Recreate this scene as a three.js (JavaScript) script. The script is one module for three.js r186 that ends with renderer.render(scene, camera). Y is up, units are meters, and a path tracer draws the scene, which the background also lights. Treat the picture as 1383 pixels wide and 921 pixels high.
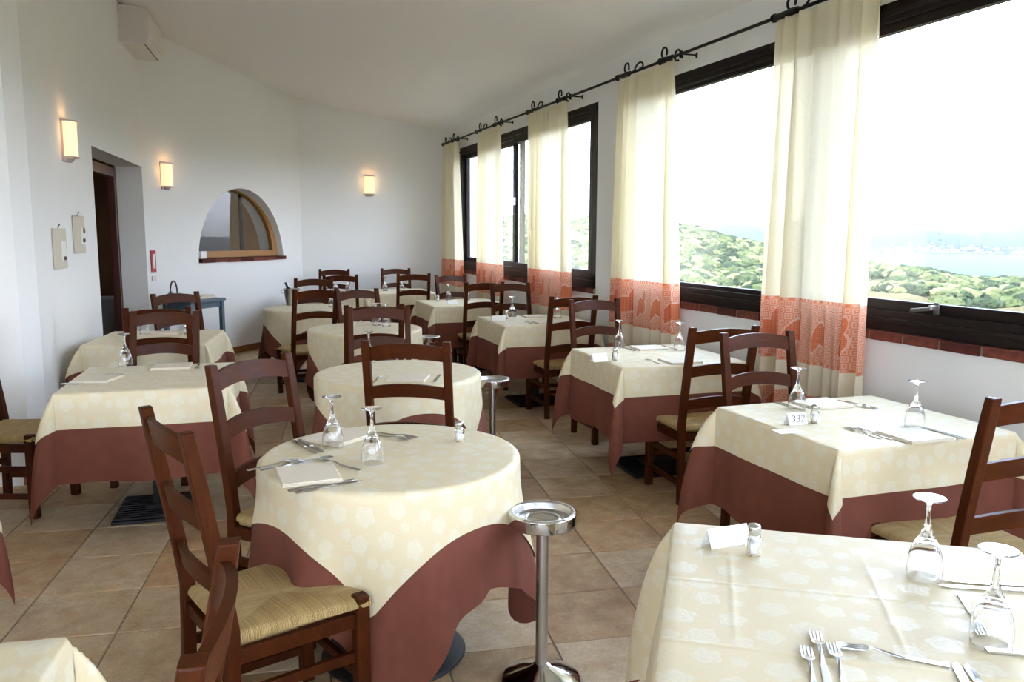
import * as THREE from 'three';
import { RoundedBoxGeometry } from 'three/addons/geometries/RoundedBoxGeometry.js';
import { mergeGeometries, mergeVertices } from 'three/addons/utils/BufferGeometryUtils.js';
import { ImprovedNoise } from 'three/addons/math/ImprovedNoise.js';

// ------------------------------------------------------------------ camera, sky, sun, exposure
const scene = new THREE.Scene();
const renderer = new THREE.WebGLRenderer({ antialias: true });
renderer.toneMapping = THREE.LinearToneMapping;
renderer.toneMappingExposure = 2.15;
renderer.shadowMap.enabled = true;
const camera = new THREE.PerspectiveCamera(45.5, 1383 / 921, 0.05, 20000);
camera.rotation.order = 'YXZ';
camera.position.set(0, 1.53, 0);
camera.rotation.set(-0.1318, 0, 0.003);
scene.add(camera);

// hazy summer sky: white at the horizon, a little bluer overhead, the same all round
function skyTexture() {
  const W = 256, H = 128, d = new Float32Array(W * H * 4);
  for (let y = 0; y < H; y++) {
    const e = Math.max(0, Math.sin(((y + 0.5) / H - 0.5) * Math.PI)), k = Math.pow(1 - e, 2.2);
    const c = y < H / 2 ? [0.34, 0.35, 0.29] : [0.58 + 0.31 * k, 0.78 + 0.18 * k, 1.10];
    for (let x = 0; x < W; x++) d.set([...c, 1], (y * W + x) * 4);
  }
  const t = new THREE.DataTexture(d, W, H, THREE.RGBAFormat, THREE.FloatType);
  t.mapping = THREE.EquirectangularReflectionMapping;
  t.magFilter = THREE.LinearFilter;
  t.needsUpdate = true;
  return t;
}
scene.background = skyTexture();
scene.backgroundIntensity = 5.6;

// the sun stands high on the left, behind the roof: it lights the hillside and never enters the windows in view
const sun = new THREE.DirectionalLight(0xfff4e2, 9);
sun.position.set(-90, 120, 12);
sun.target.position.set(0, 0, -6);
sun.castShadow = true;
sun.shadow.mapSize.set(2048, 2048);
Object.assign(sun.shadow.camera, { left: -40, right: 40, top: 40, bottom: -40, near: 1, far: 400 });
scene.add(sun, sun.target);
const HAZE = 0.00005;
scene.fog = new THREE.FogExp2(0xdfeaf2, HAZE);

// ------------------------------------------------------------------ helpers
let seed = 20240611;
const rnd = () => { seed = (seed + 0x6d2b79f5) | 0; let t = Math.imul(seed ^ (seed >>> 15), 1 | seed); t = (t + Math.imul(t ^ (t >>> 7), 61 | t)) ^ t; return ((t ^ (t >>> 14)) >>> 0) / 4294967296; };
const rr = (a, b) => a + (b - a) * rnd();
const D = Math.PI / 180, clamp = (x, a, b) => Math.min(b, Math.max(a, x)), lerp = (a, b, t) => a + (b - a) * t;
const sstep = (a, b, x) => { const t = clamp((x - a) / (b - a), 0, 1); return t * t * (3 - 2 * t); };
const pn = new ImprovedNoise();
const V = (x, y, z) => new THREE.Vector3(x, y, z);
const used = new Map();
function numbered(n) { const k = used.get(n) ?? 0; used.set(n, k + 1); return k ? `${n}_${String(k).padStart(3, '0')}` : n; }
function tag(o, label, category, group) { o.userData = { label, category }; if (group) o.userData.group = group; return o; }
function thing(name, label, category, [x, y, z] = [0, 0, 0], turn = 0, group) {
  const o = new THREE.Group(); o.name = numbered(name); scene.add(o);
  o.position.set(x, y, z); o.rotation.y = turn;
  return tag(o, label, category, group);
}
function obj(name, g, m, parent) {
  const o = new THREE.Mesh(Array.isArray(g) ? join(g) : g, m);
  o.name = parent && parent !== scene ? name : numbered(name);
  o.castShadow = o.receiveShadow = true;
  (parent ?? scene).add(o);
  return o;
}
function struct(name, g, m, parent) { const o = g ? obj(name, g, m, parent) : new THREE.Group(); if (!g) { o.name = parent ? name : numbered(name); (parent ?? scene).add(o); } if (!parent) o.userData = { kind: 'structure' }; return o; }
function join(gs) {
  return mergeGeometries(gs.map((g) => {
    g = g.index ? g.toNonIndexed() : g;
    if (!g.attributes.normal) g.computeVertexNormals();
    for (const k of Object.keys(g.attributes)) if (!['position', 'normal', 'uv'].includes(k)) g.deleteAttribute(k);
    if (!g.attributes.uv) g.setAttribute('uv', new THREE.BufferAttribute(new Float32Array(g.attributes.position.count * 2), 2));
    return g;
  }));
}
const mv = (g, x, y, z) => g.translate(x, y, z);
const bx = (w, h, d, x = 0, y = 0, z = 0, r = 0.003, s = 1) => boxUV(r ? new RoundedBoxGeometry(w, h, d, s, r) : new THREE.BoxGeometry(w, h, d)).translate(x, y, z);
function boxUV(g) { // uv in metres, by the axis a face looks along
  if (g.index) g = g.toNonIndexed();
  const p = g.attributes.position, n = g.attributes.normal, uv = new Float32Array(p.count * 2);
  for (let i = 0; i < p.count; i++) {
    const ax = Math.abs(n.getX(i)), ay = Math.abs(n.getY(i)), az = Math.abs(n.getZ(i));
    const a = ay >= ax && ay >= az ? [p.getX(i), p.getZ(i)] : ax >= az ? [p.getZ(i), p.getY(i)] : [p.getX(i), p.getY(i)];
    uv.set(a, i * 2);
  }
  return g.setAttribute('uv', new THREE.BufferAttribute(uv, 2));
}
const lathe = (pts, n = 40) => new THREE.LatheGeometry(pts.map(([x, y]) => new THREE.Vector2(x, y)), n);
const tube = (pts, r, n = 24, k = 8, closed = false) => new THREE.TubeGeometry(new THREE.CatmullRomCurve3(pts.map((p) => V(...p)), closed), n, r, k, closed);
const rod = (a, b, r, k = 10) => { const A = V(...a), B = V(...b), l = A.distanceTo(B), g = new THREE.CylinderGeometry(r, r, l, k); g.applyQuaternion(new THREE.Quaternion().setFromUnitVectors(V(0, 1, 0), B.clone().sub(A).normalize())); return g.translate((A.x + B.x) / 2, (A.y + B.y) / 2, (A.z + B.z) / 2); };
function grid(nu, nv, f) { // f(i, j) -> [x, y, z, u, v], smooth-shaded
  const p = [], uv = [], ix = [];
  for (let j = 0; j <= nv; j++) for (let i = 0; i <= nu; i++) { const q = f(i, j); p.push(q[0], q[1], q[2]); uv.push(q[3] ?? 0, q[4] ?? 0); }
  for (let j = 0; j < nv; j++) for (let i = 0; i < nu; i++) { const a = j * (nu + 1) + i, b = a + 1, c = a + nu + 1, d = c + 1; ix.push(a, b, d, a, d, c); }
  const g = new THREE.BufferGeometry();
  g.setAttribute('position', new THREE.Float32BufferAttribute(p, 3));
  g.setAttribute('uv', new THREE.Float32BufferAttribute(uv, 2));
  g.setIndex(ix); g.computeVertexNormals();
  return g;
}
function flipped(g) { const a = g.index.array; for (let i = 0; i < a.length; i += 3) { const t = a[i]; a[i] = a[i + 1]; a[i + 1] = t; } g.computeVertexNormals(); return g; }
function extrude(pts, depth, bevel = 0, holes = []) {
  const s = !Array.isArray(pts) ? pts : new THREE.Shape(pts.map(([x, y]) => new THREE.Vector2(x, y)));
  for (const h of holes) s.holes.push(!Array.isArray(h) ? h : new THREE.Path(h.map(([x, y]) => new THREE.Vector2(x, y))));
  return new THREE.ExtrudeGeometry(s, { depth: depth - 2 * bevel, bevelEnabled: bevel > 0, bevelSize: bevel, bevelThickness: bevel, bevelSegments: 2, curveSegments: 40 }).translate(0, 0, bevel);
}

// ------------------------------------------------------------------ computed textures
function tex(W, H, f, srgb = true, repeat) {
  const d = new Uint8Array(W * H * 4);
  for (let y = 0; y < H; y++) for (let x = 0; x < W; x++) { const c = f(x / W, y / H, x, y); for (let k = 0; k < 3; k++) d[(y * W + x) * 4 + k] = clamp(Math.round((Array.isArray(c) ? c[k] : c) * 255), 0, 255); d[(y * W + x) * 4 + 3] = 255; }
  const t = new THREE.DataTexture(d, W, H, THREE.RGBAFormat);
  t.magFilter = THREE.LinearFilter; t.minFilter = THREE.LinearMipmapLinearFilter; t.generateMipmaps = true;
  t.wrapS = t.wrapT = THREE.RepeatWrapping;
  if (srgb) t.colorSpace = THREE.SRGBColorSpace;
  if (repeat) t.repeat.set(...repeat);
  t.needsUpdate = true;
  return t;
}
// noise that repeats over the unit square
function tn(u, v, f, z = 0) { const a = u * f, b = v * f, m = (x, y) => pn.noise(x, y, z); const fu = u, fv = v; return (m(a, b) * (1 - fu) + m(a - f, b) * fu) * (1 - fv) + (m(a, b - f) * (1 - fu) + m(a - f, b - f) * fu) * fv; }
const hash = (x, y) => { const s = Math.sin(x * 127.1 + y * 311.7) * 43758.5453; return s - Math.floor(s); };
const mix3 = (a, b, t) => a.map((x, i) => lerp(x, b[i], t));

const T = {};
T.plasterBump = tex(256, 256, (u, v, x, y) => 0.5 + 0.25 * tn(u, v, 12, 3) + 0.15 * tn(u, v, 40, 5) + 0.06 * (hash(x, y) - 0.5), false, [0.8, 0.8]);
T.wood = tex(256, 512, (u, v, x, y) => { const g = tn(u, v * 0.3, 30, 1) * 0.5 + tn(u, v, 60, 2) * 0.2 + tn(u, v, 5, 7) * 0.5; return mix3([0.21, 0.088, 0.022], [0.325, 0.145, 0.034], clamp(0.5 + g + 0.1 * (hash(x, y >> 3) - 0.5), 0, 1)); }, true, [3, 1.5]);
T.straw = tex(256, 256, (u, v, x, y) => { const c = Math.floor(u * 24), w = 0.5 + 0.5 * Math.sin(u * 24 * Math.PI * 2 - 1.57), h = hash(c, 3), tw = 0.5 + 0.5 * Math.sin((v * 40 + u * 48 + h * 6) * Math.PI); const a = mix3([0.74, 0.60, 0.36], [0.88, 0.77, 0.53], clamp(h * 0.7 + 0.3 * tw, 0, 1)); return mix3(a, [0.50, 0.37, 0.19], 0.5 * Math.pow(1 - w, 3)); }, true, [9.5, 9.5]);
T.strawBump = tex(256, 256, (u, v) => { const h = hash(Math.floor(u * 24), 3); return 0.5 + 0.4 * Math.sin(u * 24 * Math.PI * 2 - 1.57) + 0.1 * Math.sin((v * 40 + u * 48 + h * 6) * Math.PI); }, false, [9.5, 9.5]);
T.tile = tex(512, 512, (u, v, x, y) => { const a = tn(u, v, 5, 11) + 0.6 * tn(u, v, 13, 12) + 0.35 * tn(u, v, 40, 13) + 0.5 * (hash(x >> 1, y >> 1) - 0.5), b = tn(u, v, 9, 17) + 0.4 * tn(u, v, 30, 19); let c = mix3([0.68, 0.57, 0.435], [0.85, 0.765, 0.635], clamp(0.5 + 0.9 * a, 0, 1)); c = mix3(c, [0.775, 0.605, 0.425], clamp(0.8 * b, 0, 0.55)); return mix3(c, [0.50, 0.40, 0.31], hash(x, y) > 0.985 ? 0.5 : 0); }, true, [1.2, 1.2]);
T.tileBump = tex(256, 256, (u, v, x, y) => 0.5 + 0.3 * tn(u, v, 10, 23) + 0.2 * tn(u, v, 30, 29) + 0.1 * (hash(x, y) - 0.5), false, [1.8, 1.8]);
// damask: roses and leaves woven a little paler and glossier than the ground
const roses = [[0.2, 0.22, 0.135], [0.66, 0.14, 0.12], [0.44, 0.52, 0.14], [0.86, 0.5, 0.12], [0.14, 0.72, 0.12], [0.62, 0.84, 0.135], [0.93, 0.86, 0.09], [0.38, 0.86, 0.08], [0.9, 0.18, 0.07]];
function damask(u, v) {
  let m = 0;
  roses.forEach(([a, b, r], i) => {
    let x = u - a, y = v - b; x -= Math.round(x); y -= Math.round(y);
    const d = Math.hypot(x, y) / r, t = Math.atan2(y, x) + i;
    if (d < 1.15) { const edge = 1 + 0.1 * Math.sin(5 * t); const k = 1 - sstep(edge - 0.12, edge, d); m = Math.max(m, k * (0.72 + 0.28 * Math.sin(d * 13 + 2.2 * Math.sin(3 * t + d * 4)))); }
  });
  const s = Math.sin(u * 38 + 3 * Math.sin(v * 19)) * Math.sin(v * 44 + 2 * Math.sin(u * 25));
  return clamp(Math.max(m, sstep(0.78, 0.95, s) * 0.5), 0, 1);
}
T.damask = tex(512, 512, (u, v, x, y) => mix3([0.876, 0.812, 0.662], [0.882, 0.844, 0.74], damask(u, v)).map((c) => c + 0.015 * (hash(x, y) - 0.5)), true, [4, 4]);
T.damaskRough = tex(512, 512, (u, v) => 0.52 - 0.14 * damask(u, v), false, [4, 4]);
T.damaskBump = tex(512, 512, (u, v, x, y) => 0.4 + 0.4 * damask(u, v) + 0.1 * ((x + y) & 1), false, [4, 4]);
T.weave = tex(128, 128, (u, v, x, y) => 0.5 + 0.25 * ((x >> 1) + (y >> 1) & 1) + 0.2 * (hash(x, y >> 2) - 0.5), false, [7, 7]);
T.brownCloth = tex(256, 256, (u, v, x, y) => { const k = 0.5 + 0.5 * tn(u, v, 6, 31) + 0.3 * (hash(x, y >> 1) - 0.5); return mix3([0.425, 0.22, 0.155], [0.48, 0.258, 0.185], k); }, true, [3, 3]);
T.brick = tex(256, 256, (u, v, x, y) => { const k = 0.5 + 0.8 * tn(u, v, 8, 41) + 0.3 * tn(u, v, 25, 43) + 0.3 * (hash(x, y) - 0.5); return mix3([0.30, 0.135, 0.105], [0.54, 0.25, 0.175], clamp(k, 0, 1)); }, true, [4, 4]);
// curtain: cream muslin with an orange brocade band of birds and lattices at knee height and a second one at the hem (v runs over the whole drop)
const CURTAIN_DROP = 2.72;
function brocade(u, w) { // u, w in metres; the share of orange
  const P = 0.30, x = ((u / P) % 1 + 1) % 1 - 0.5, y = w / 0.375;
  const lat = Math.abs(((x * 6 + y * 5) % 1 + 1) % 1 - 0.5) + Math.abs(((x * 6 - y * 5) % 1 + 1) % 1 - 0.5);
  let k = 0.45 + 0.35 * Math.sin(lat * 18);
  const bx_ = x * P, by = (y - 0.48) * 0.375, body = Math.hypot(bx_ / 0.055, (by + 0.01) / 0.062), neck = Math.hypot((bx_ - 0.03 - by * 0.1) / 0.016, (by - 0.075) / 0.05), tail = Math.hypot((bx_ + 0.055 - by * 0.3) / 0.03, (by + 0.02) / 0.085);
  if (body < 1 || neck < 1 || tail < 1) k = 0.95 - 0.5 * (Math.hypot(((bx_ * 90) % 1 + 1) % 1 - 0.5, ((by * 90) % 1 + 1) % 1 - 0.5) < 0.22 ? 1 : 0);
  else if (Math.min(body, neck, tail) < 1.18) k = 0.1;
  if (Math.abs(y - 0.5) > 0.44) k = 0.55 + 0.4 * Math.sin(u * 160) * Math.sin(w * 150);
  return clamp(k, 0, 1);
}
T.curtain = tex(512, 2048, (u, v, x, y) => {
  const h = v * CURTAIN_DROP + 0.06, m = u * 0.6; let c = [0.945, 0.91, 0.80].map((q) => q + 0.03 * (hash(x, y >> 3) - 0.5) + 0.02 * (hash(x >> 2, y) - 0.5));
  if (h > 0.78 && h < 1.155) c = mix3([0.95, 0.82, 0.74], [0.87, 0.48, 0.31], brocade(m, h - 0.78));
  else if (h > 0.25 && h < 0.6) c = mix3([0.95, 0.82, 0.74], [0.87, 0.48, 0.31], brocade(m, h - 0.25));
  return c;
}, true);
T.leafy = tex(128, 128, (u, v, x, y) => { const k = clamp(0.5 + tn(u, v, 8, 51) + 0.6 * (hash(x >> 1, y >> 1) - 0.5), 0, 1); return mix3([0.62, 0.68, 0.48], [1, 1, 0.86], k); }, true, [3, 3]);

// ------------------------------------------------------------------ materials
const std = (o) => new THREE.MeshStandardMaterial({ roughness: 0.6, ...o });
const phy = (o) => new THREE.MeshPhysicalMaterial({ roughness: 0.6, ...o });
const M = {
  plaster: std({ color: 0xefede9, roughness: 0.93, bumpMap: T.plasterBump, bumpScale: 0.0025 }),
  ceiling: std({ color: 0xf4efe9, roughness: 0.95, bumpMap: T.plasterBump, bumpScale: 0.0025 }),
  grout: std({ color: 0x857a69, roughness: 0.95 }),
  tile: std({ map: T.tile, bumpMap: T.tileBump, bumpScale: 0.0012, roughness: 0.5 }),
  tile2: std({ map: T.tile, color: 0xe9dccb, bumpMap: T.tileBump, bumpScale: 0.0012, roughness: 0.55 }),
  tile3: std({ map: T.tile, color: 0xf2e2d0, bumpMap: T.tileBump, bumpScale: 0.0012, roughness: 0.47 }),
  wood: phy({ map: T.wood, color: 0xffffff, roughness: 0.45, clearcoat: 0.06, clearcoatRoughness: 0.3, specularIntensity: 0.18 }),
  slatWood: phy({ map: T.wood, color: 0xffffff, roughness: 0.42, clearcoat: 0.1, clearcoatRoughness: 0.3, specularIntensity: 0.2 }),
  darkFrame: phy({ color: 0x1a100d, roughness: 0.5, specularIntensity: 0.5 }),
  doorWood: phy({ color: 0x4a1d12, roughness: 0.45, clearcoat: 0.3 }),
  archWood: phy({ color: 0xa9773f, roughness: 0.5 }),
  baseboard: std({ color: 0x8c5527, roughness: 0.5 }),
  straw: std({ map: T.straw, bumpMap: T.strawBump, bumpScale: 0.003, roughness: 0.62 }),
  cream: phy({ map: T.damask, roughnessMap: T.damaskRough, roughness: 1, specularIntensity: 0.7, bumpMap: T.damaskBump, bumpScale: 0.0004, sheen: 0.25, sheenRoughness: 0.5, sheenColor: new THREE.Color(0xffffff) }),
  brown: phy({ map: T.brownCloth, bumpMap: T.weave, bumpScale: 0.0005, roughness: 0.85, sheen: 0.15, sheenRoughness: 0.6, sheenColor: new THREE.Color(0xc08a78) }),
  napkin: std({ color: 0xe3d6c0, roughness: 0.8, bumpMap: T.weave, bumpScale: 0.0004 }),
  steel: std({ color: 0xc9c8c6, metalness: 1, roughness: 0.22 }),
  chrome: std({ color: 0xd6d6d4, metalness: 1, roughness: 0.1 }),
  brushed: std({ color: 0xbdbab6, metalness: 1, roughness: 0.3 }),
  iron: std({ color: 0x15130f, roughness: 0.55, metalness: 0.4 }),
  castIron: std({ color: 0x0d0d0e, roughness: 0.5 }),
  glass: phy({ color: 0xffffff, roughness: 0.02, transmission: 1, thickness: 0.002, ior: 1.5 }),
  pane: phy({ color: 0xffffff, roughness: 0.0, transmission: 1, thickness: 0, ior: 1.5 }),
  salt: std({ color: 0xf6f5f2, roughness: 0.9 }),
  card: std({ color: 0xf5f3ee, roughness: 0.75 }),
  brick: std({ map: T.brick, roughness: 0.9, bumpMap: T.plasterBump, bumpScale: 0.003 }),
  brick2: std({ map: T.brick, color: 0xb8948a, roughness: 0.9, bumpMap: T.plasterBump, bumpScale: 0.003 }),
  curtain: phy({ map: T.curtain, roughness: 0.95, transmission: 0.34, thickness: 0, ior: 1.3, specularIntensity: 0.3 }),
  sashMetal: std({ color: 0x77736c, metalness: 0.8, roughness: 0.4 }),
  plastic: std({ color: 0xe6ddd5, roughness: 0.45 }),
  slot: std({ color: 0x2b2722, roughness: 0.8 }),
  shade: phy({ color: 0xf6e3b8, roughness: 0.5, emissive: 0xffe0b0, emissiveIntensity: 0.42 }),
  sconceMetal: std({ color: 0xc4b9b8, roughness: 0.35, metalness: 0.35 }),
  ceramic: std({ color: 0xcfc6b2, roughness: 0.6 }),
  ceramicMark: std({ color: 0xf0ece4, roughness: 0.5 }),
  ceramicDark: std({ color: 0x574b44, roughness: 0.5 }),
  red: std({ color: 0xb32730, roughness: 0.5 }),
  blueTable: std({ color: 0x5a6b78, roughness: 0.5 }),
  greyCloth: std({ color: 0xb9bdc2, roughness: 0.9 }),
  wicker: std({ color: 0x2a1c12, roughness: 0.7 }),
  green: std({ color: 0x7f9a5c, roughness: 0.7 }),
  panelling: std({ color: 0x8a6848, roughness: 0.75 }),
  bottle: phy({ color: 0x16232e, roughness: 0.15, clearcoat: 0.4 }),
  outerWall: std({ color: 0xe8e0d2, roughness: 0.95 }),
};

// ------------------------------------------------------------------ the room: corners in plan (x, z), walls run round it with the room on their +z side
const P = { BR: [-1.0025, -12.5], NR: [4.655, 3], RL: [-5.6, 3], LF: [-5.6, -4.8], C: [-2.92, -4.8], AB: [-4.012, -8.961], BL: [-3.02, -11.75] };
const dist = (x, z) => (x - P.BR[0]) * -0.93938 + (z - P.BR[1]) * 0.34287;   // from the window wall, into the room
const ceilAt = (x, z) => 3.03 + 0.168 * dist(x, z);
function frameOf(p, q) { const dx = q[0] - p[0], dz = q[1] - p[1], l = Math.hypot(dx, dz); return { l, d: [dx / l, dz / l], turn: Math.atan2(-dz, dx), at: (s, o = 0) => [p[0] + dx / l * s - dz / l * o, p[1] + dz / l * s + dx / l * o] }; } // o: into the room
const WR = frameOf(P.BR, P.NR), WA = frameOf(P.C, P.AB), WB = frameOf(P.AB, P.BL), WK = frameOf(P.BL, P.BR), W0 = frameOf(P.LF, P.C), WL = frameOf(P.RL, P.LF), WN = frameOf(P.NR, P.RL);
function onWall(o, w, s, h, out = 0) { const [x, z] = w.at(s, out); o.position.set(x, h, z); o.rotation.y = w.turn; return o; }
function wall(name, p, w, holes, thick, s0 = 0, s1 = w.l, m = M.plaster) {
  const H = (s) => ceilAt(...w.at(s)) + 0.02;
  const g = extrude([[s0, -0.05], [s1, -0.05], [s1, H(s1)], [s0, H(s0)]], thick, 0, holes).translate(0, 0, -thick);
  return onWall(struct(name, g, m), w, 0, 0);
}
const rect = (a, b, c, d) => [[a, c], [a, d], [b, d], [b, c]];
const WIN = [[0.74, 5.2], [5.8, 10.3], [10.9, 15.4]];
wall('wall_right', P.BR, WR, WIN.map(([a, b]) => rect(a, b, 0.97, 2.72)), 0.26, -0.26, WR.l + 0.26);
{ // left wall: the doorway runs to its far end
  const H = (s) => ceilAt(...WA.at(s)) + 0.02, l = WA.l, t = 0.26;
  const g = extrude([[0, -0.05], [2.06, -0.05], [2.06, 2.23], [l, 2.23], [l, H(l)], [0, H(0)]], t).translate(0, 0, -t);
  onWall(struct('wall_left', g, M.plaster), WA, 0, 0);
}
const archPath = new THREE.Path(); archPath.moveTo(2.51, 1.165); archPath.absellipse(1.665, 1.165, 0.845, 0.92, 0, Math.PI, false); archPath.lineTo(2.51, 1.165);
wall('wall_far_left', P.AB, WB, [archPath], 0.38, 0, WB.l + 0.14);
wall('wall_back', P.BL, WK, [], 0.26, -0.1, WK.l + 0.26);
wall('wall_near_left', P.LF, W0, [], 0.2, -0.26, W0.l);
wall('wall_side', P.RL, WL, [], 0.26, -0.26, WL.l + 0.2);
wall('wall_near', P.NR, WN, [[0.5, 3.2], [3.6, 6.3], [6.7, 9.6]].map(([a, b]) => rect(a, b, 0.3, 2.9)), 0.26, -0.26, WN.l + 0.26);
{ // the sloping roof slab
  const o = [[-0.7, -13.1], [5.4, 3.5], [-6.2, 3.5], [-6.2, -5.0], [-14.6, -5.0], [-14.6, -13.1]];
  const g = extrude(o, 0.25), p = g.attributes.position;
  for (let i = 0; i < p.count; i++) { const x = p.getX(i), z = p.getY(i), t = p.getZ(i); p.setXYZ(i, x, ceilAt(x, z) + t, z); }
  const uv = g.attributes.uv; for (let i = 0; i < p.count; i++) uv.setXY(i, p.getX(i), p.getZ(i));
  for (let i = 0; i < p.count; i += 3) for (const a of [p, uv]) { const n = a.itemSize, A = a.array; for (let k = 0; k < n; k++) { const t = A[(i + 1) * n + k]; A[(i + 1) * n + k] = A[(i + 2) * n + k]; A[(i + 2) * n + k] = t; } }
  g.computeVertexNormals();
  struct('ceiling', g, M.ceiling);
}
{ // the far jamb of the doorway
  const a = P.AB, b = WA.at(WA.l, -0.26), c = WB.at(0, -0.38);
  struct('wall_door_jamb', extrude([a, b, c].map(([x, z]) => [x, -z]), 2.3).rotateX(-Math.PI / 2).translate(0, -0.03, 0), M.plaster);
}
// baseboards of brown tile
onWall(struct('baseboard_far_left', bx(WB.l, 0.08, 0.012, WB.l / 2, 0.04, 0.006), M.baseboard), WB, 0, 0);
onWall(struct('baseboard_back', bx(WK.l, 0.08, 0.012, WK.l / 2, 0.04, 0.006), M.baseboard), WK, 0, 0);
onWall(struct('baseboard_left', bx(2.06, 0.08, 0.012, 1.03, 0.04, 0.006), M.baseboard), WA, 0, 0);
onWall(struct('baseboard_near_left', bx(W0.l, 0.08, 0.012, W0.l / 2, 0.04, 0.006), M.baseboard), W0, 0, 0);
onWall(struct('baseboard_right', bx(WR.l, 0.08, 0.012, WR.l / 2, 0.04, 0.006), M.baseboard), WR, 0, 0);

// floor: a bed of grout with every tile laid in it
{
  const fl = struct('floor');
  const o = [[-0.7, -12.9], [5.2, 3.3], [-14.5, 3.3], [-14.5, -12.9]];
  const g = extrude(o.map(([x, z]) => [x, -z]), 0.25).rotateX(-Math.PI / 2).translate(0, -0.2535, 0);
  struct('grout_bed', g, M.grout, fl);
  const S = 0.40756, yaw = -0.20443, c = Math.cos(yaw), s = Math.sin(yaw), u0 = -3.18084, v0 = -11.85472, gap = 0.006;
  const kinds = [];
  for (let k = 0; k < 6; k++) {
    const w = (S - gap) / 2, b = 0.003, y0 = -0.012, uo = rnd() * 0.7, vo = rnd() * 0.7, q = k % 4 * Math.PI / 2;
    const P8 = [[-w, y0, -w], [w, y0, -w], [w, y0, w], [-w, y0, w], [-w, -b, -w], [w, -b, -w], [w, -b, w], [-w, -b, w], [-w + b, 0, -w + b], [w - b, 0, -w + b], [w - b, 0, w - b], [-w + b, 0, w - b]];
    const ix = [];
    for (let r = 0; r < 2; r++) for (let e = 0; e < 4; e++) { const a = r * 4 + e, b2 = r * 4 + (e + 1) % 4; ix.push(a, a + 4, b2, b2, a + 4, b2 + 4); }
    ix.push(8, 11, 9, 9, 11, 10);
    let t = new THREE.BufferGeometry(); t.setAttribute('position', new THREE.Float32BufferAttribute(P8.flat(), 3));
    t.setAttribute('uv', new THREE.Float32BufferAttribute(P8.flatMap(([x, , z]) => [x * Math.cos(q) - z * Math.sin(q) + uo, x * Math.sin(q) + z * Math.cos(q) + vo]), 2));
    t.setIndex(ix); t = t.toNonIndexed(); t.computeVertexNormals(); kinds.push(t);
  }
  const all = [];
  for (let i = -22; i < 26; i++) for (let j = -24; j < 26; j++) {
    // u = (X c - Z s) / S - u0 , v = -(X s + Z c) / S - v0 with Z the depth
    const U = (i + 0.5 + u0) * S, W = -(j + 0.5 + v0) * S, X = U * c + W * s, Z = -U * s + W * c;
    if (Z > 12.6 || Z < -3.1 || X < -5.9 || dist(X, -Z) < -0.25) continue;
    if (X < -2.8 && Z > 5 && (X - P.C[0]) * 0.967 + (-Z - P.C[1]) * -0.254 < -0.6 && Z < 9.2) continue;
    const f = Z * Math.cos(0.1318) + 1.53 * 0.131, px = X / Math.max(f, 0.01), py = (1.53 * 0.991 - Z * 0.1314) / Math.max(f, 0.01);
    const seen = f > 0.3 && Math.abs(px) < 0.70 && py < 0.50;
    all.push({ X, Z, seen, d: Math.hypot(X, Z) });
  }
  all.sort((a, b) => (b.seen - a.seen) || a.d - b.d);
  const mats = [M.tile, M.tile2, M.tile, M.tile3], rest = [];
  all.forEach((t, n) => {
    const k = Math.floor(rnd() * 6), y = rr(-0.0006, 0.0006), turn = -yaw + Math.floor(rnd() * 4) * Math.PI / 2;
    if (n < 300) { const o = obj(n ? `floor_tile_${String(n).padStart(3, '0')}` : 'floor_tile', kinds[k], mats[Math.floor(rnd() * 4)], fl); o.position.set(t.X, y, -t.Z); o.rotation.y = turn; }
    else rest.push(kinds[k].clone().rotateY(turn).translate(t.X, y, -t.Z));
  });
  const far = obj('outer_floor_tiles', join(rest), M.tile, fl); far.userData = { kind: 'stuff' };
}

// windows in the right wall: dark wood frames on a sill of laid bricks
function windowUnit(n, a, b, mull, sashes) {
  const w = onWall(struct(`window_${n}`), WR, a, 0), W = b - a, y0 = 1.02, y1 = 2.72, t = 0.1, z = -0.05;
  const parts = [bx(W, 0.11, t, W / 2, y0 + 0.055, z), bx(W, 0.1, t, W / 2, y1 - 0.05, z), bx(0.1, y1 - y0, t, 0.05, (y0 + y1) / 2, z), bx(0.1, y1 - y0, t, W - 0.05, (y0 + y1) / 2, z)];
  struct('window_frame', parts, M.darkFrame, w);
  struct('bead', [bx(W, 0.02, 0.02, W / 2, y0 + 0.06, z + 0.055), bx(W, 0.02, 0.02, W / 2, y1 - 0.06, z + 0.055)], M.darkFrame, w);
  for (const [x0, x1, dz, r] of sashes) {
    const sw = x1 - x0, yb = y0 + 0.11, yt = y1 - 0.1;
    const s = struct('sash', [bx(sw, r, 0.045, x0 + sw / 2, yb + r / 2, z + dz), bx(sw, r * 0.9, 0.045, x0 + sw / 2, yt - r * 0.45, z + dz), bx(r * 1.25, yt - yb, 0.046, x0 + r * 0.62, (yb + yt) / 2, z + dz), bx(r * 1.25, yt - yb, 0.046, x1 - r * 0.62, (yb + yt) / 2, z + dz)], M.darkFrame, w);
    struct('pane', bx(sw - r, yt - yb - r, 0.004, x0 + sw / 2, (yb + yt) / 2, z + dz, 0), M.pane, s);
  }
  if (mull) struct('mullion', bx(0.12, y1 - y0, 0.11, mull - a, (y0 + y1) / 2, z), M.darkFrame, w);
  return w;
}
const w1 = windowUnit(1, 0.74, 5.2, 0, [[0.1, 2.36, -0.022, 0.06], [2.2, 4.36, 0.028, 0.055]]);
struct('sash_lock', bx(0.03, 0.09, 0.02, 2.28, 1.9, 0.012), M.brushed, w1);
const w2 = windowUnit(2, 5.8, 10.3, 8.12, [[0.1, 2.26, 0, 0.03], [2.38, 4.4, 0.005, 0.055]]);
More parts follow.
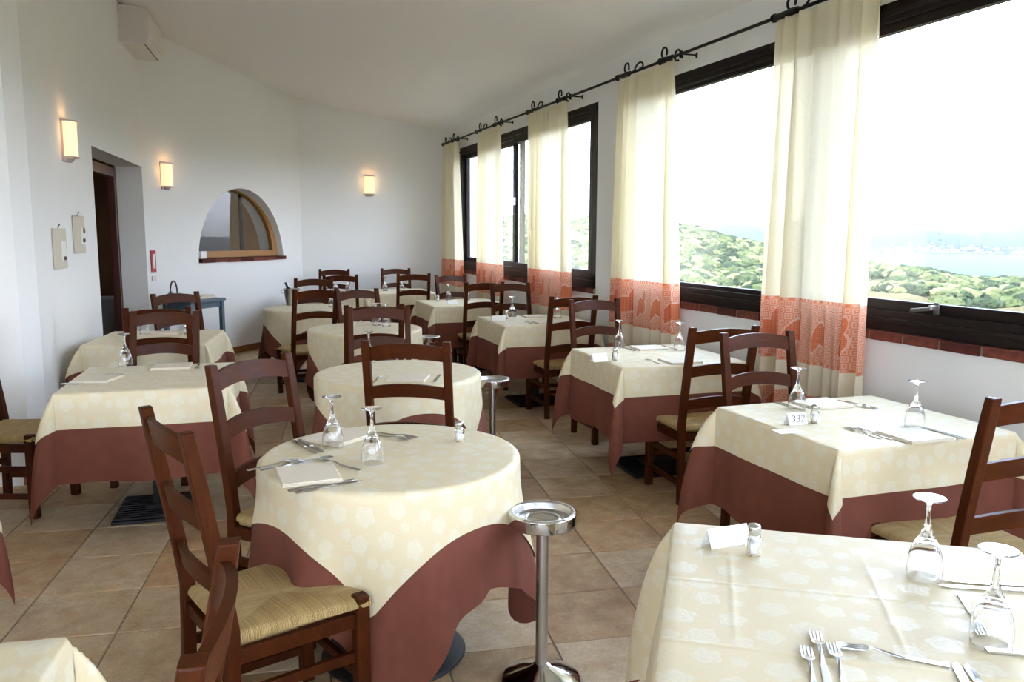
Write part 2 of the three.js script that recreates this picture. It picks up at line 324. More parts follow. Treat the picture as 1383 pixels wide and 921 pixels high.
{ const h = struct('window_handle', [bx(0.03, 0.06, 0.012, 0, 0, 0.006), bx(0.022, 0.022, 0.05, 0, 0.005, 0.03), bx(0.13, 0.02, 0.016, -0.05, 0.0, 0.055, 0.006, 2).rotateZ(0.16)], M.sashMetal, w2); h.position.set(9.03 - 5.8, 1.165, -0.02); }
windowUnit(3, 10.9, 15.4, 13.1, [[0.1, 2.14, 0, 0.04], [2.26, 4.4, 0, 0.04]]);
WIN.forEach(([a, b], n) => {
  const t = onWall(struct(`trim_${n + 1}`), WR, 0, 0); let s = a, k = 0;
  while (s < b - 0.05) { const l = Math.min(b - s, rr(0.225, 0.25)); const o = obj(k ? `brick_${String(k).padStart(3, '0')}` : 'brick', bx(l - 0.016, 0.05, 0.17, 0, 0, 0, 0.005), rnd() < 0.35 ? M.brick2 : M.brick, t); o.position.set(s + l / 2, 0.994 + rr(-0.0015, 0.0015), -0.052 + rr(-0.003, 0.003)); s += l; k++; }
  struct('mortar', bx(b - a, 0.044, 0.15, (a + b) / 2, 0.993, -0.053, 0), M.grout, t);
});
// windows behind the camera
[[0.5, 3.2], [3.6, 6.3], [6.7, 9.6]].forEach(([a, b], n) => {
  const w = onWall(struct(`window_${n + 4}`), WN, a, 0), W = b - a;
  struct('window_frame', [bx(W, 0.1, 0.1, W / 2, 0.35, -0.08), bx(W, 0.1, 0.1, W / 2, 2.85, -0.08), bx(0.1, 2.6, 0.1, 0.05, 1.6, -0.08), bx(0.1, 2.6, 0.1, W - 0.05, 1.6, -0.08), bx(0.1, 2.6, 0.1, W / 2, 1.6, -0.08)], M.darkFrame, w);
  struct('pane', bx(W - 0.1, 2.5, 0.004, W / 2, 1.6, -0.08, 0), M.pane, w);
});

// doorway on the left and the dark room behind it
{
  const d = onWall(struct('door_1'), WA, 0, 0);
  struct('door_frame', [bx(0.1, 2.2, 0.07, WA.l - 0.03, 1.1, -0.3), bx(WA.l - 1.9, 0.1, 0.07, (WA.l + 1.9) / 2, 2.16, -0.3), bx(0.09, 2.2, 0.07, 1.95, 1.1, -0.3)], M.doorWood, d);
}
{
  const z = (p, q) => frameOf(p, q), a = [-3.1, -5.06], b = [-14.2, -5.06], c = [-14.2, -12.6], e = [-3.1, -12.6];
  const mk = (name, w) => onWall(struct(name, bx(w.l, 2.9, 0.1, w.l / 2, 1.4, 0, 0), M.panelling), w, 0, 0);
  mk('wall_inner_front', z([-3.3, -5.15], b)); mk('wall_inner_left', z(b, c)); mk('wall_inner_back', z(c, [-3.25, -12.6]));
  struct('ceiling_inner', extrude([[-14.3, 5.1], [-3.35, 5.1], [-4.35, 8.96], [-4.35, 9.1], [-3.4, 11.95], [-3.4, 12.6], [-14.3, 12.6]], 0.1).rotateX(-Math.PI / 2).translate(0, 2.62, 0), M.panelling);
  // inner room: what the doorway and the arched pane show
  const ch = thing('covered_sideboard', 'low sideboard under a pale grey cloth inside the dark doorway', 'sideboard', [-5.05, 0, -9.7], 0.3);
  obj('cabinet', bx(0.9, 0.7, 0.5, 0, 0.36, 0, 0.01), M.panelling, ch);
  obj('cloth', bx(0.96, 0.6, 0.56, 0, 0.45, 0, 0.03, 3), M.greyCloth, ch);
}
// arched inner window: wooden frame, pane, sill of bricks
{
  const turned = (g) => g.translate(-1.665, 0, 0.215).rotateY(-0.15).translate(1.665, 0, -0.25);
  const w = onWall(struct('window_7'), WB, 0, 0), cx = 1.665, y0 = 1.215, ro = 0.845, h = 0.87;
  const arc = (r, hh, x0 = cx, yb = y0) => { const s = []; for (let k = 0; k <= 48; k++) { const t = k / 48 * Math.PI; s.push([x0 + r * Math.cos(t), yb + hh * Math.sin(t)]); } return s; };
  const o = arc(ro - 0.002, h), i = arc(ro - 0.085, h - 0.085, cx, y0 + 0.075);
  struct('window_frame', turned(extrude(o, 0.07, 0.004, [i]).translate(0, 0, -0.25)), M.archWood, w);
  { const q = struct('pane', new THREE.ShapeGeometry(new THREE.Shape(i.map(([x, y]) => new THREE.Vector2(x - cx, y)))), M.pane, w); q.position.set(cx, 0, -0.25); q.rotation.y = -0.15; }
  struct('glazing_bar', turned(bx(0.04, 0.83, 0.03, cx + 0.28, y0 + 0.42, -0.26)), M.darkFrame, w);
  const t = onWall(struct('trim_4'), WB, 0, 0);
  for (let k = 0; k < 7; k++) { const b = obj(k ? `brick_${String(k).padStart(3, '0')}` : 'brick', bx(0.236, 0.045, 0.24, 0, 0, 0, 0.004), k % 3 ? M.brick : M.brick2, t); b.position.set(0.95 + k * 0.242, 1.188 + rr(-0.003, 0.003), -0.075 + rr(-0.006, 0.006)); }
}

// ------------------------------------------------------------------ wall lamps, plaques, air conditioner
function sconce(w, s, h, label) {
  const t = onWall(thing('wall_sconce', label, 'wall lamp', [0, 0, 0], 0, 'half round wall lamps'), w, s, h);
  obj('back_plate', [bx(0.13, 0.3, 0.02, 0, 0, 0.01)], M.sconceMetal, t);
  const half = (r, y0, y1) => new THREE.CylinderGeometry(r, r, y1 - y0, 24, 1, true, -Math.PI / 2, Math.PI).translate(0, (y0 + y1) / 2, 0.02);
  const sh = obj('shade', [half(0.073, -0.115, 0.13), new THREE.CylinderGeometry(0.073, 0.073, 0.004, 24, 1, false, -Math.PI / 2, Math.PI).translate(0, -0.113, 0.02)], M.shade, t); sh.material.side = THREE.DoubleSide;
  for (const y of [0.135, -0.118]) obj('ring', tube([...Array(13)].map((_, k) => { const a = -Math.PI / 2 + k / 12 * Math.PI; return [0.079 * Math.sin(a), y, 0.02 + 0.079 * Math.cos(a)]; }), 0.006, 24, 8), M.sconceMetal, sh);
  obj('foot', [new THREE.CylinderGeometry(0.055, 0.03, 0.03, 24, 1, false, -Math.PI / 2, Math.PI).translate(0, -0.14, 0.02)], M.sconceMetal, t);
  const l = new THREE.PointLight(0xffd09a, 0.035); l.name = 'sconce_light'; l.position.set(0, 0.06, 0.05); l.castShadow = true; l.shadow.radius = 1.5; t.add(l);
}
sconce(WA, 1.22, 2.18, 'lit half round wall lamp left of the dark doorway, largest of the three');
sconce(WB, 0.33, 2.155, 'lit half round wall lamp between the dark doorway and the arched window');
sconce(WK, 0.985, 2.21, 'lit half round wall lamp alone on the far wall, nearest the windows');

function plaque(s, h, label, kind) {
  const t = onWall(thing('ceramic_plaque', label, 'wall plaque', [0, 0, 0], 0, 'plaques left of the doorway'), WA, s, h);
  const tl = obj('tile', bx(0.3, 0.28, 0.014, 0, 0, 0.009, 0.003), M.ceramic, t);
  if (kind) { obj('motif', bx(0.11, 0.12, 0.006, 0.09, -0.01, 0.018, 0.002), M.ceramicMark, tl); obj('figure', new THREE.SphereGeometry(0.022, 12, 8).scale(1, 1.1, 0.4).translate(0.1, 0.03, 0.022), M.ceramicDark, tl); obj('figure', new THREE.SphereGeometry(0.026, 12, 8).scale(1.2, 0.7, 0.4).translate(0.085, -0.045, 0.022), M.ceramicDark, tl); }
  else { obj('motif', bx(0.11, 0.14, 0.006, 0.06, -0.02, 0.018, 0.002), M.ceramicMark, tl); obj('figure', [new THREE.SphereGeometry(0.03, 12, 8).scale(1.1, 0.5, 0.3).translate(0.07, -0.07, 0.022)], M.ceramicDark, tl); }
  obj('hook', tube([[0, 0.14, 0.004], [0.004, 0.158, 0.012], [0, 0.168, 0.018], [-0.008, 0.162, 0.014]], 0.003, 12, 6), M.iron, t);
}
plaque(0.91, 1.415, 'beige ceramic plaque with a white motif, lower one of the pair by the doorway', 0);
plaque(1.45, 1.51, 'beige ceramic plaque with a small dark figure, the higher of the pair beside the doorway', 1);
{
  const t = onWall(thing('emergency_sign', 'narrow red and white wall sign just right of the doorway', 'sign'), WB, 0.09, 1.21);
  obj('panel', bx(0.07, 0.24, 0.012, 0, 0, 0.007, 0.002), M.red, t);
  obj('label', [bx(0.03, 0.16, 0.004, 0.004, 0.0, 0.0145, 0.001)], M.card, t);
  const s = onWall(tag(obj('wall_switch', [bx(0.06, 0.05, 0.012, 0, 0, 0.007, 0.003), bx(0.025, 0.03, 0.006, 0, 0, 0.015, 0.002)], M.plastic), 'small pale wall switch below the red sign', 'switch'), WB, 0.09, 1.02);
}
{ // air conditioner under the ceiling on the left wall
  const L = 0.87, t = onWall(thing('air_conditioner', 'white air conditioner high on the left wall under the ceiling', 'air conditioner'), WA, 3.47, 3.36);
  const prof = new THREE.Shape(); prof.moveTo(0, 0); prof.lineTo(0.2, -0.01); prof.quadraticCurveTo(0.255, 0, 0.265, 0.07); prof.lineTo(0.27, 0.26); prof.quadraticCurveTo(0.268, 0.33, 0.2, 0.335); prof.lineTo(0, 0.335);
  const g = extrude(prof, L, 0.006); g.rotateY(-Math.PI / 2).translate(L, 0, 0).scale(1, 1, 1); // profile x becomes +z
  obj('case', g, M.plastic, t);
  const out = obj('outlet', [bx(L * 0.88, 0.008, 0.1, L / 2, -0.008, 0.175, 0), bx(L * 0.88, 0.012, 0.008, L / 2, 0.05, 0.262, 0)], M.slot, t);
  for (const z of [0.145, 0.178, 0.208]) obj('louvre', bx(L * 0.86, 0.006, 0.017, L / 2, -0.013, z, 0.002), M.plastic, out);
  obj('front_panel', bx(L * 0.94, 0.2, 0.008, L / 2, 0.17, 0.27, 0.003), M.plastic, t);
}

// ------------------------------------------------------------------ curtains and their iron rod
const CP = frameOf(...[WR.at(0, 0.13), WR.at(WR.l, 0.13)]);
function curtain(a0, b0, a1, b1, sd, label) {
  const t = thing('curtain', label, 'curtain', [0, 0, 0], 0, 'cream curtains with orange bands'); onWall(t, CP, 0, 0);
  const NU = 150, NV = 36, top = 2.78, W = b0 - a0;
  const shape = (i, j) => {
    const u = i / NU, v = j / NV, h = 0.06 + (top - 0.06) * v, k = Math.pow(1 - v, 0.6), a = lerp(a1, a0, v), b = lerp(b1, b0, v);
    const side = 1 - 0.8 * sstep(0.3, 0.42, u) * (1 - sstep(0.78, 0.9, u));      // the middle hangs flat and sheer, the edges gather
    const ph = u * W * 2 * Math.PI / 0.105 + sd + 1.4 * Math.sin(u * 7 + sd), am = (0.016 + 0.048 * k) * side;
    const z = am * Math.sin(ph) + 0.010 * Math.sin(u * 31 + sd * 3 + v * 1.5) * (0.4 + k) + 0.012 * Math.sin(u * 5 + sd) * k;
    return [lerp(a, b, u) + 0.35 * am * Math.cos(ph), h, z, (u * W * 1.5 + sd) / 0.6, v];
  };
  obj('drop', grid(NU, NV, shape), M.curtain, t);
  obj('heading_tape', grid(NU, 3, (i, j) => { const q = shape(i, NV), y = 2.68 + j / 3 * 0.115; return [q[0], y, q[2] - 0.006 + 0.004 * Math.sin(i * 1.3), q[3], 0.6]; }), M.curtain, t);
}
const CUR = [[0.36, 1.03, 0.36, 1.22], [1.97, 2.84, 1.94, 2.98], [3.78, 4.76, 3.82, 4.9], [5.86, 6.71, 5.84, 6.86], [7.88, 8.7, 7.86, 8.72]];
['cream curtain with an orange band in the far corner, farthest from the camera', 'cream curtain with an orange band, second from the far corner, over the first sliding window', 'cream curtain with an orange band, middle of the five, left of the white pillar', 'cream curtain with an orange band right of the white wall pillar', 'wide cream curtain with an orange bird band, nearest and largest of the five'].forEach((l, i) => curtain(...CUR[i], 1 + i * 1.7, l));
{
  const t = onWall(thing('curtain_rod', 'black wrought iron curtain rod with scrolls along the whole window wall', 'curtain rod'), CP, 0, 2.81);
  obj('rod', rod([0.28, 0, 0], [12.2, 0, 0], 0.011), M.iron, t);
  const ring = (s, y, r) => new THREE.TorusGeometry(r, 0.0075, 8, 24, Math.PI * 1.8).rotateZ(-0.6).translate(s, y, 0.0);
  for (const [a, b] of CUR) {
    for (const [x, w] of [[a + 0.08, 0.2], [b - 0.1, 0.16]]) obj('collar', [rod([x - w / 2, 0, 0], [x + w / 2, 0, 0], 0.02, 12), rod([x - w / 2 - 0.02, 0, 0], [x - w / 2, 0, 0], 0.026, 12)], M.iron, t);
    obj('scroll', ring(a + 0.12, 0.052, 0.036), M.iron, t);
    obj('scroll', ring(b - 0.14, 0.054, 0.038), M.iron, t);
    obj('scroll', ring(b + 0.05, 0.0, 0.038), M.iron, t);
    obj('curl', tube([[a + 0.2, 0.002, 0], [a + 0.25, 0.012, 0.0], [a + 0.29, 0.045, 0.0], [a + 0.35, 0.056, 0.0], [a + 0.39, 0.03, 0.0], [a + 0.37, 0.006, 0], [a + 0.34, 0.014, 0]], 0.0075, 30, 8), M.iron, t);
    obj('bracket', [rod([b + 0.1, 0, -0.13], [b + 0.1, 0, 0.004], 0.006), bx(0.022, 0.04, 0.008, b + 0.1, 0, -0.126), rod([b + 0.1, -0.03, 0], [b + 0.1, 0.02, 0], 0.012)], M.iron, t);
  }
}

// ------------------------------------------------------------------ chairs: ladder backs with rush seats
const chairProto = (() => {
  const t = new THREE.Group();
  const yb = [0, 0.25, 0.46, 0.6, 0.75, 0.9, 1.02], zc = (y) => y < 0.46 ? -0.2 - 0.012 * (1 - y / 0.46) : -0.2 - 0.092 * Math.pow((y - 0.46) / 0.56, 1.12);
  const prof = []; for (const y of yb) prof.push([zc(y) - 0.015 + (y > 1 ? 0.003 : 0), y]); for (const y of [...yb].reverse()) prof.push([zc(y) + 0.015 - (y > 1 ? 0.003 : 0), y]);
  const post = extrude(prof, 0.038, 0.005).rotateY(-Math.PI / 2).translate(0.019, 0, 0); // profile x becomes z
  for (const x of [-0.195, 0.195]) obj('rear_post', post.clone().translate(x, 0, 0), M.wood, t);
  for (const x of [-0.205, 0.205]) obj('front_leg', bx(0.044, 0.462, 0.044, x, 0.231, 0.182, 0.008, 3), M.wood, t);
  const slat = (y0, y1, arch) => {
    const N = 20, hw = 0.18, sec = [[-1, 0], [-1, 1], [1, 1], [1, 0]];
    const mk = (q) => grid(N, q.length - 1, (i, j) => { const x = -hw + 2 * hw * i / N, k = 1 - (x / hw) ** 2, [sz, sy] = q[j], y = (sy ? y1 + arch * k * 1.15 : y0 + arch * k) , ym = (y0 + y1) / 2; return [x, y, zc(y) - 0.026 * k + sz * 0.009 + 0.004, y, x]; });
    const faces = [mk([[-1, 0], [-1, 1]]), mk([[-1, 1], [1, 1]]), mk([[1, 1], [1, 0]]), mk([[1, 0], [-1, 0]])];
    return join(faces);
  };
  obj('slat', slat(0.925, 0.995, 0.018), M.slatWood, t); obj('slat', slat(0.735, 0.797, 0.018), M.slatWood, t); obj('slat', slat(0.545, 0.605, 0.018), M.slatWood, t);
  obj('apron', bx(0.39, 0.045, 0.026, 0, 0.385, 0.182), M.wood, t); obj('apron', bx(0.36, 0.04, 0.024, 0, 0.388, -0.2), M.wood, t);
  for (const s of [-1, 1]) { obj('apron', bx(0.024, 0.045, 0.36, s * 0.2, 0.385, -0.009), M.wood, t); obj('stretcher', bx(0.02, 0.032, 0.36, s * 0.2, 0.27, -0.009), M.wood, t); obj('stretcher', bx(0.02, 0.03, 0.36, s * 0.2, 0.12, -0.009), M.wood, t); }
  obj('stretcher', bx(0.38, 0.03, 0.02, 0, 0.2, 0.182), M.wood, t); obj('stretcher', bx(0.36, 0.03, 0.02, 0, 0.22, -0.2), M.wood, t);
  // rush seat: four woven triangles whose strands run from rail to centre
  const cs = [[-0.226, 0.206], [0.226, 0.206], [0.196, -0.202], [-0.196, -0.202]], parts = [];
  for (let e = 0; e < 4; e++) {
    const a = cs[e], b = cs[(e + 1) % 4], N = 16, R = 12;
    const nx = (b[1] - a[1]), nz = -(b[0] - a[0]), nl = Math.hypot(nx, nz), L = nl;
    parts.push(grid(N, R, (i, j) => {
      const s = i / N, q = j / R; let x, y, z, r;
      if (j < 4) { r = j / 4; const ang = (1 - r) * 1.9, x0 = lerp(a[0], b[0], s), z0 = lerp(a[1], b[1], s), o = -0.016 + 0.020 * Math.sin(ang); const ox = -nx / nl * o * -1, oz = -nz / nl * o * -1; x = x0 + nx / nl * -o; z = z0 + nz / nl * -o; y = 0.434 + 0.02 * Math.cos(ang); return [x, y, z, s * L, r * 0.04]; }
      r = (j - 4) / (R - 4); const x0 = lerp(a[0], b[0], s) - nx / nl * -0.016, z0 = lerp(a[1], b[1], s) - nz / nl * -0.016;
      x = lerp(x0, 0, r); z = lerp(z0, 0, r); y = 0.454 - 0.006 * r + 0.007 * Math.sin(Math.PI * s) * (1 - r) * sstep(0, 0.2, r);
      return [x, y, z, lerp(s * L, L / 2, r), 0.04 + r * 0.2];
    }));
  }
  obj('rush_seat', join(parts.map((g) => { const p = g.attributes.position; return g; })), M.straw, t);
  obj('seat_underside', bx(0.38, 0.02, 0.36, 0, 0.418, 0, 0.004), M.straw, t);
  return t;
})();
function chair(mx, mz, face, label, group) { // (mx, mz): middle of the back's top; face: degrees it looks towards, 0 = to the camera
  const t = chairProto.clone(); t.name = numbered('dining_chair'); scene.add(t);
  const a = face * D; t.position.set(mx + 0.285 * Math.sin(a), 0, mz + 0.285 * Math.cos(a)); t.rotation.y = a;
  tag(t, label, 'chair', group);
}
const GC = 'ladder back dining chairs';
chair(-0.945, -2.18, 128, 'dark wood ladder back chair with its rush seat in view, at the nearest round table', GC);
chair(-1.05, -3.24, 60, 'dark wood ladder back chair on the far left side of the front round table', GC);
chair(-0.43, -1.1, -77, 'reddish wood chair cut off by the bottom edge of the photo, nearest to the camera', GC);
chair(-0.5, -3.8, 174, 'brown ladder back chair seen from behind, between the first and second round tables', GC);
chair(-0.98, -5.76, 196, 'near black chair right behind the one with glossy lit slats, before the third round table', GC);
chair(-0.92, -5.6, 11, 'chair with glossy lit slats behind the second round table, facing the camera', GC);
chair(-1.79, -7.4, 214, 'dark chair seen from behind before the far left round table with the ice bucket', GC);
chair(-1.4, -7.35, 38, 'chair with a pale lit top rail on the far side of the third round table', GC);
chair(-2.22, -9.1, 8, 'chair behind the far left round table, right of the ice bucket', GC);
chair(-2.5, -11.45, 8, 'small chair against the far wall, left one of the two facing the camera', GC);
chair(-2.1, -9.95, 185, 'near black chair before the farthest tables, left one, with glasses showing through its back', GC);
chair(-1.68, -11.75, 16, 'small chair against the far wall, right one of the two facing the camera', GC);
chair(-1.24, -10.25, 197, 'near black chair before the farthest tables, right one', GC);
chair(-0.75, -9.95, 32, 'chair under the farthest curtain, facing the camera at the farthest window table', GC);
chair(-0.29, -8.5, 198, 'dark chair seen from behind at the near side of the farthest window table', GC);
chair(-0.02, -8.36, 19, 'dark chair facing the camera behind the third window table, under the second curtain', GC);
chair(0.5, -6.62, 200, 'dark chair with its seat edge showing at the near side of the third window table', GC);
chair(0.64, -6.3, 20, 'dark chair with a bluish lit top rail behind the second window table', GC);
chair(1.17, -4.46, 196, 'dark chair with its straw seat in view, before the second window table', GC);
chair(1.28, -4.2, 16, 'dark chair facing the camera behind the window table with the number card', GC);
chair(1.69, -2.56, 197, 'dark chair at the right edge of the photo, before the number card table', GC);
chair(-2.41, -5.5, 200, 'reddish chair seen from behind, in front of the table by the doorway', GC);
chair(-2.25, -5.24, 7, 'chair with glossy lit slats behind the left square table with the ribbed foot plate', GC);
chair(-2.84, -6.85, 52, 'chair behind the table by the doorway, in front of the small blue grey side table', GC);
chair(-3.03, -4.42, 90, 'chair at the left edge of the photo, facing right, before the white wall', GC);

// ------------------------------------------------------------------ tables and cloths
const TOP = 0.745;
function foldAt(phi, ph, n) { return 0.5 + 0.5 * Math.sin(n * phi + ph + 0.7 * Math.sin(2 * phi + ph * 1.7) + 0.5 * Math.sin(3 * phi - ph)); }
// a second cloth lies on the first: the same fall, pushed out along its own normals
function over(g, t) { const p = g.attributes.position, n = g.attributes.normal; for (let i = 0; i < p.count; i++) p.setXYZ(i, p.getX(i) + n.getX(i) * t, p.getY(i) + n.getY(i) * t, p.getZ(i) + n.getZ(i) * t); g.computeVertexNormals(); return g; }
function roundCloth(R, L, turn, ph, lift, amp, n, square) {
  const NA = 192, rows = [];
  for (const r of [0.001, 0.3, 0.6, 0.85, 0.96]) rows.push([r * R, 0]);
  const ND = 22;
  for (let k = 0; k <= ND; k++) rows.push([R, k / ND]);
  return grid(NA, rows.length - 1, (i, j) => {
    const phi = i / NA * 2 * Math.PI, c = Math.cos(phi), s = Math.sin(phi), cs = Math.cos(phi - turn), sn = Math.sin(phi - turn);
    const ext = L / Math.pow(Math.pow(Math.abs(cs), square) + Math.pow(Math.abs(sn), square), 1 / square), drop = ext - R, [r0, q] = rows[j];
    if (j < 5) return [r0 * c, lift + TOP, r0 * s, r0 * cs, r0 * sn];
    const d = drop * q, e = 0.012;
    const b = Math.min(d / e, Math.PI / 2), over = Math.max(0, d - e * Math.PI / 2);
    const fl = foldAt(phi, ph, n), out = over * (0.01 + amp * (fl - 0.25) * sstep(0, 0.25, over) + amp * 0.4 * (foldAt(phi, ph + 2, n * 2 + 1) - 0.3) * sstep(0.15, 0.45, over));
    const rad = R - 0.008 + e * Math.sin(b) + out + lift * 0.6, y = TOP + lift - e * (1 - Math.cos(b)) - Math.sqrt(Math.max(0, over * over - out * out));
    const tw = 0.10 * amp * over * Math.cos(n * phi + ph) * 2;
    return [rad * c - tw * s, y, rad * s + tw * c, (R + d) * cs, (R + d) * sn];
  });
}
const CREASE = [[-0.28, 0.03], [-0.05, 0.24]];
function squareCloth(hx, hz, o, ph, lift, amp, creased) {
  const axis = (a, cr) => { const r = []; const n = o > 0.35 ? 34 : 18; for (let k = n; k >= 1; k--) r.push(-a - o * k / n); for (let k = 0; k <= 26; k++) r.push(-a + 2 * a * k / 26); for (let k = 1; k <= n; k++) r.push(a + o * k / n); if (creased) for (const c of cr) r.push(c - 0.014, c - 0.007, c - 0.003, c, c + 0.003, c + 0.007, c + 0.014); return r.sort((p, q) => p - q); };
  const U = axis(hx, CREASE[0]), W = axis(hz, CREASE[1]), e = 0.012, k0 = 0.05;
  const hang = (d) => { const b = Math.min(d / e, Math.PI / 2), over = Math.max(0, d - e * Math.PI / 2); return [e * Math.sin(b) - 0.008, e * (1 - Math.cos(b)), over]; };
  return grid(U.length - 1, W.length - 1, (i, j) => {
    const u = U[i], w = W[j], du = Math.max(0, Math.abs(u) - hx), dw = Math.max(0, Math.abs(w) - hz), su = Math.sign(u), sw = Math.sign(w);
    if (!du && !dw) return [u, TOP + lift + 0.0012 * pn.noise(u * 9 + ph, w * 9, 1) + (creased ? 0.0022 * Math.max(...CREASE[1].map((c) => Math.exp(-(((w - c) / 0.005) ** 2))), ...CREASE[0].map((c) => 0.8 * Math.exp(-(((u - c) / 0.006) ** 2)) * sstep(0.3, 0.1, Math.abs(w + 0.02)))) : 0), w, u, w];
    const q = ph + (du ? su * 1.3 : 0) + (dw ? sw * 2.1 : 0);
    if (du && dw) { // the corner falls as a fold that stands out along the diagonal
      const r = Math.hypot(du, dw), th = Math.atan2(dw, du), s2 = Math.sin(2 * th), [b0, b1, over] = hang(r);
      const K = k0 + (0.58 + 0.10 * Math.sin(q)) * Math.pow(s2, 1.5), rho = K * 0.26 * (1 - Math.exp(-over / 0.26));
      const ang = th + 0.07 * Math.sin(q * 2) * s2 * s2 * sstep(0.1, 0.5, over);
      return [su * (hx + (b0 + lift * 0.6) * Math.cos(th) + rho * Math.cos(ang)), TOP + lift - b1 - Math.sqrt(Math.max(0, over * over - rho * rho)), sw * (hz + (b0 + lift * 0.6) * Math.sin(th) + rho * Math.sin(ang)), u, w];
    }
    const d = du || dw, s = du ? w : u, a = du ? hz : hx, env = 1 - Math.abs(s / a) ** 4, [b0, b1, over] = hang(d);
    const wv = Math.sin(s * 13 + q) * 0.5 + Math.sin(s * 7.3 + q * 2.1) * 0.5, out = k0 * 0.26 * (1 - Math.exp(-over / 0.26)) + over * env * amp * wv * sstep(0, 0.25, over) + over * env * amp * 0.25;
    const y = TOP + lift - b1 - Math.sqrt(Math.max(0, over * over - out * out));
    const t = b0 + lift * 0.6 + out;
    return du ? [su * (hx + t), y, w, u, w] : [u, y, sw * (hz + t), u, w];
  });
}
function table(kind, x, z, turn, size, label, where, opt = {}) {
  const rd = kind === 'round', a = turn * D, t = thing(rd ? 'round_table' : 'square_table', label, 'table', [x, 0, z], a);
  const [hx, hz] = rd ? [size, size] : size;
  obj('tabletop', rd ? new THREE.CylinderGeometry(hx - 0.004, hx - 0.004, 0.028, 48).translate(0, TOP - 0.016, 0) : bx(hx * 2 - 0.008, 0.028, hz * 2 - 0.008, 0, TOP - 0.016, 0), M.wood, t);
  obj('column', [new THREE.CylinderGeometry(0.036, 0.04, TOP - 0.06, 20).translate(0, TOP / 2, 0), bx(0.3, 0.016, 0.3, 0, TOP - 0.04, 0)], M.castIron, t);
  if (rd) obj('base', lathe([[0, 0], [0.255, 0], [0.262, 0.008], [0.25, 0.018], [0.2, 0.022], [0.195, 0.027], [0.14, 0.032], [0.135, 0.037], [0.06, 0.045], [0, 0.05]], 48), M.castIron, t);
  else { const gs = [bx(0.44, 0.018, 0.44, 0, 0.01, 0, 0.004)]; for (let k = -5; k <= 5; k++) gs.push(bx(0.42, 0.012, 0.018, 0, 0.024, k * 0.038, 0.004)); gs.push(bx(0.14, 0.03, 0.14, 0, 0.035, 0)); obj('base', gs, M.castIron, t); }
  const ph = opt.ph ?? x * 3.1 + z * 1.7, ct = (opt.cloth ?? 0) * D;
  const b = obj('brown_tablecloth', rd ? roundCloth(hx, opt.brown ?? 0.85, ct - 0.14, ph, 0.001, 0.17, 7, 9) : flipped(squareCloth(hx, hz, opt.brown ?? 0.455, ph, 0.001, 0.10)), M.brown);
  b.position.set(x, 0, z); b.rotation.y = a; tag(b, `reddish brown undercloth ${where}`, 'tablecloth', 'brown tablecloths');
  const c = obj('cream_tablecloth', rd ? over(roundCloth(hx, opt.cream ?? 0.606, ct, ph, 0.001, 0.17, 7, 30), 0.0055) : over(flipped(squareCloth(hx, hz, opt.cream ?? 0.18, ph, 0.001, 0.10, true)), 0.0055), M.cream);
  c.position.set(x, 0, z); c.rotation.y = a; tag(c, `cream damask cloth ${where}`, 'tablecloth', 'cream damask tablecloths');
}
table('round', -0.43, -2.82, 0, 0.45, 'round table in front with a black round foot, nearest round one', 'on the nearest round table', { cloth: 45 });
table('round', -0.64, -4.52, 0, 0.455, 'second round table from the front, behind the brown chair back', 'on the second round table from the front', { cloth: 66, cream: 0.60 });
table('round', -1.21, -6.66, 0, 0.455, 'third round table from the front, behind the near black chair', 'on the third round table from the front', { cloth: 75, cream: 0.6 });
table('round', -2.13, -8.5, 0, 0.46, 'round table far left that carries the ice bucket', 'on the far left round table with the ice bucket', { cloth: 62, cream: 0.62 });
table('square', -2.42, -10.72, 16, [0.42, 0.42], 'left half of the farthest pair of tables before the far wall', 'on the left one of the farthest two tables');
table('square', -1.56, -11.0, 18, [0.42, 0.42], 'right half of the farthest pair of tables before the far wall', 'on the right one of the farthest two tables');
table('square', -0.575, -9.2, 19, [0.42, 0.43], 'farthest table of the window row', 'on the farthest window table');
table('square', 0.21, -7.33, 18, [0.415, 0.42], 'third table of the window row from the front', 'on the third window table');
table('square', 0.93, -5.22, 16.5, [0.415, 0.415], 'second table of the window row from the front', 'on the second window table');
table('square', 1.47, -3.39, 19, [0.43, 0.39], 'nearest table of the window row, with the number card', 'on the window table with the number card');
table('square', 0.755, -1.62, -13.6, [0.42, 0.42], 'square table in the right foreground, cut off by the frame', 'on the right foreground table', { cream: 0.46 });
table('square', -1.95, -4.37, 16, [0.4, 0.4], 'square table on the left with a ribbed black foot plate', 'on the left square table beside the white wall');
table('square', -2.66, -6.05, 11, [0.41, 0.41], 'square table before the dark doorway', 'on the table before the doorway');
table('square', -2.63, -3.0, 38, [0.42, 0.42], 'table at the left edge of the photo of which only the cloth shows', 'hanging in at the left edge of the photo', { cream: 0.26 });
table('square', -1.172, -1.01, 12, [0.4, 0.4], 'table in the bottom left corner of the photo', 'on the table in the bottom left corner', { cream: 0.46 });

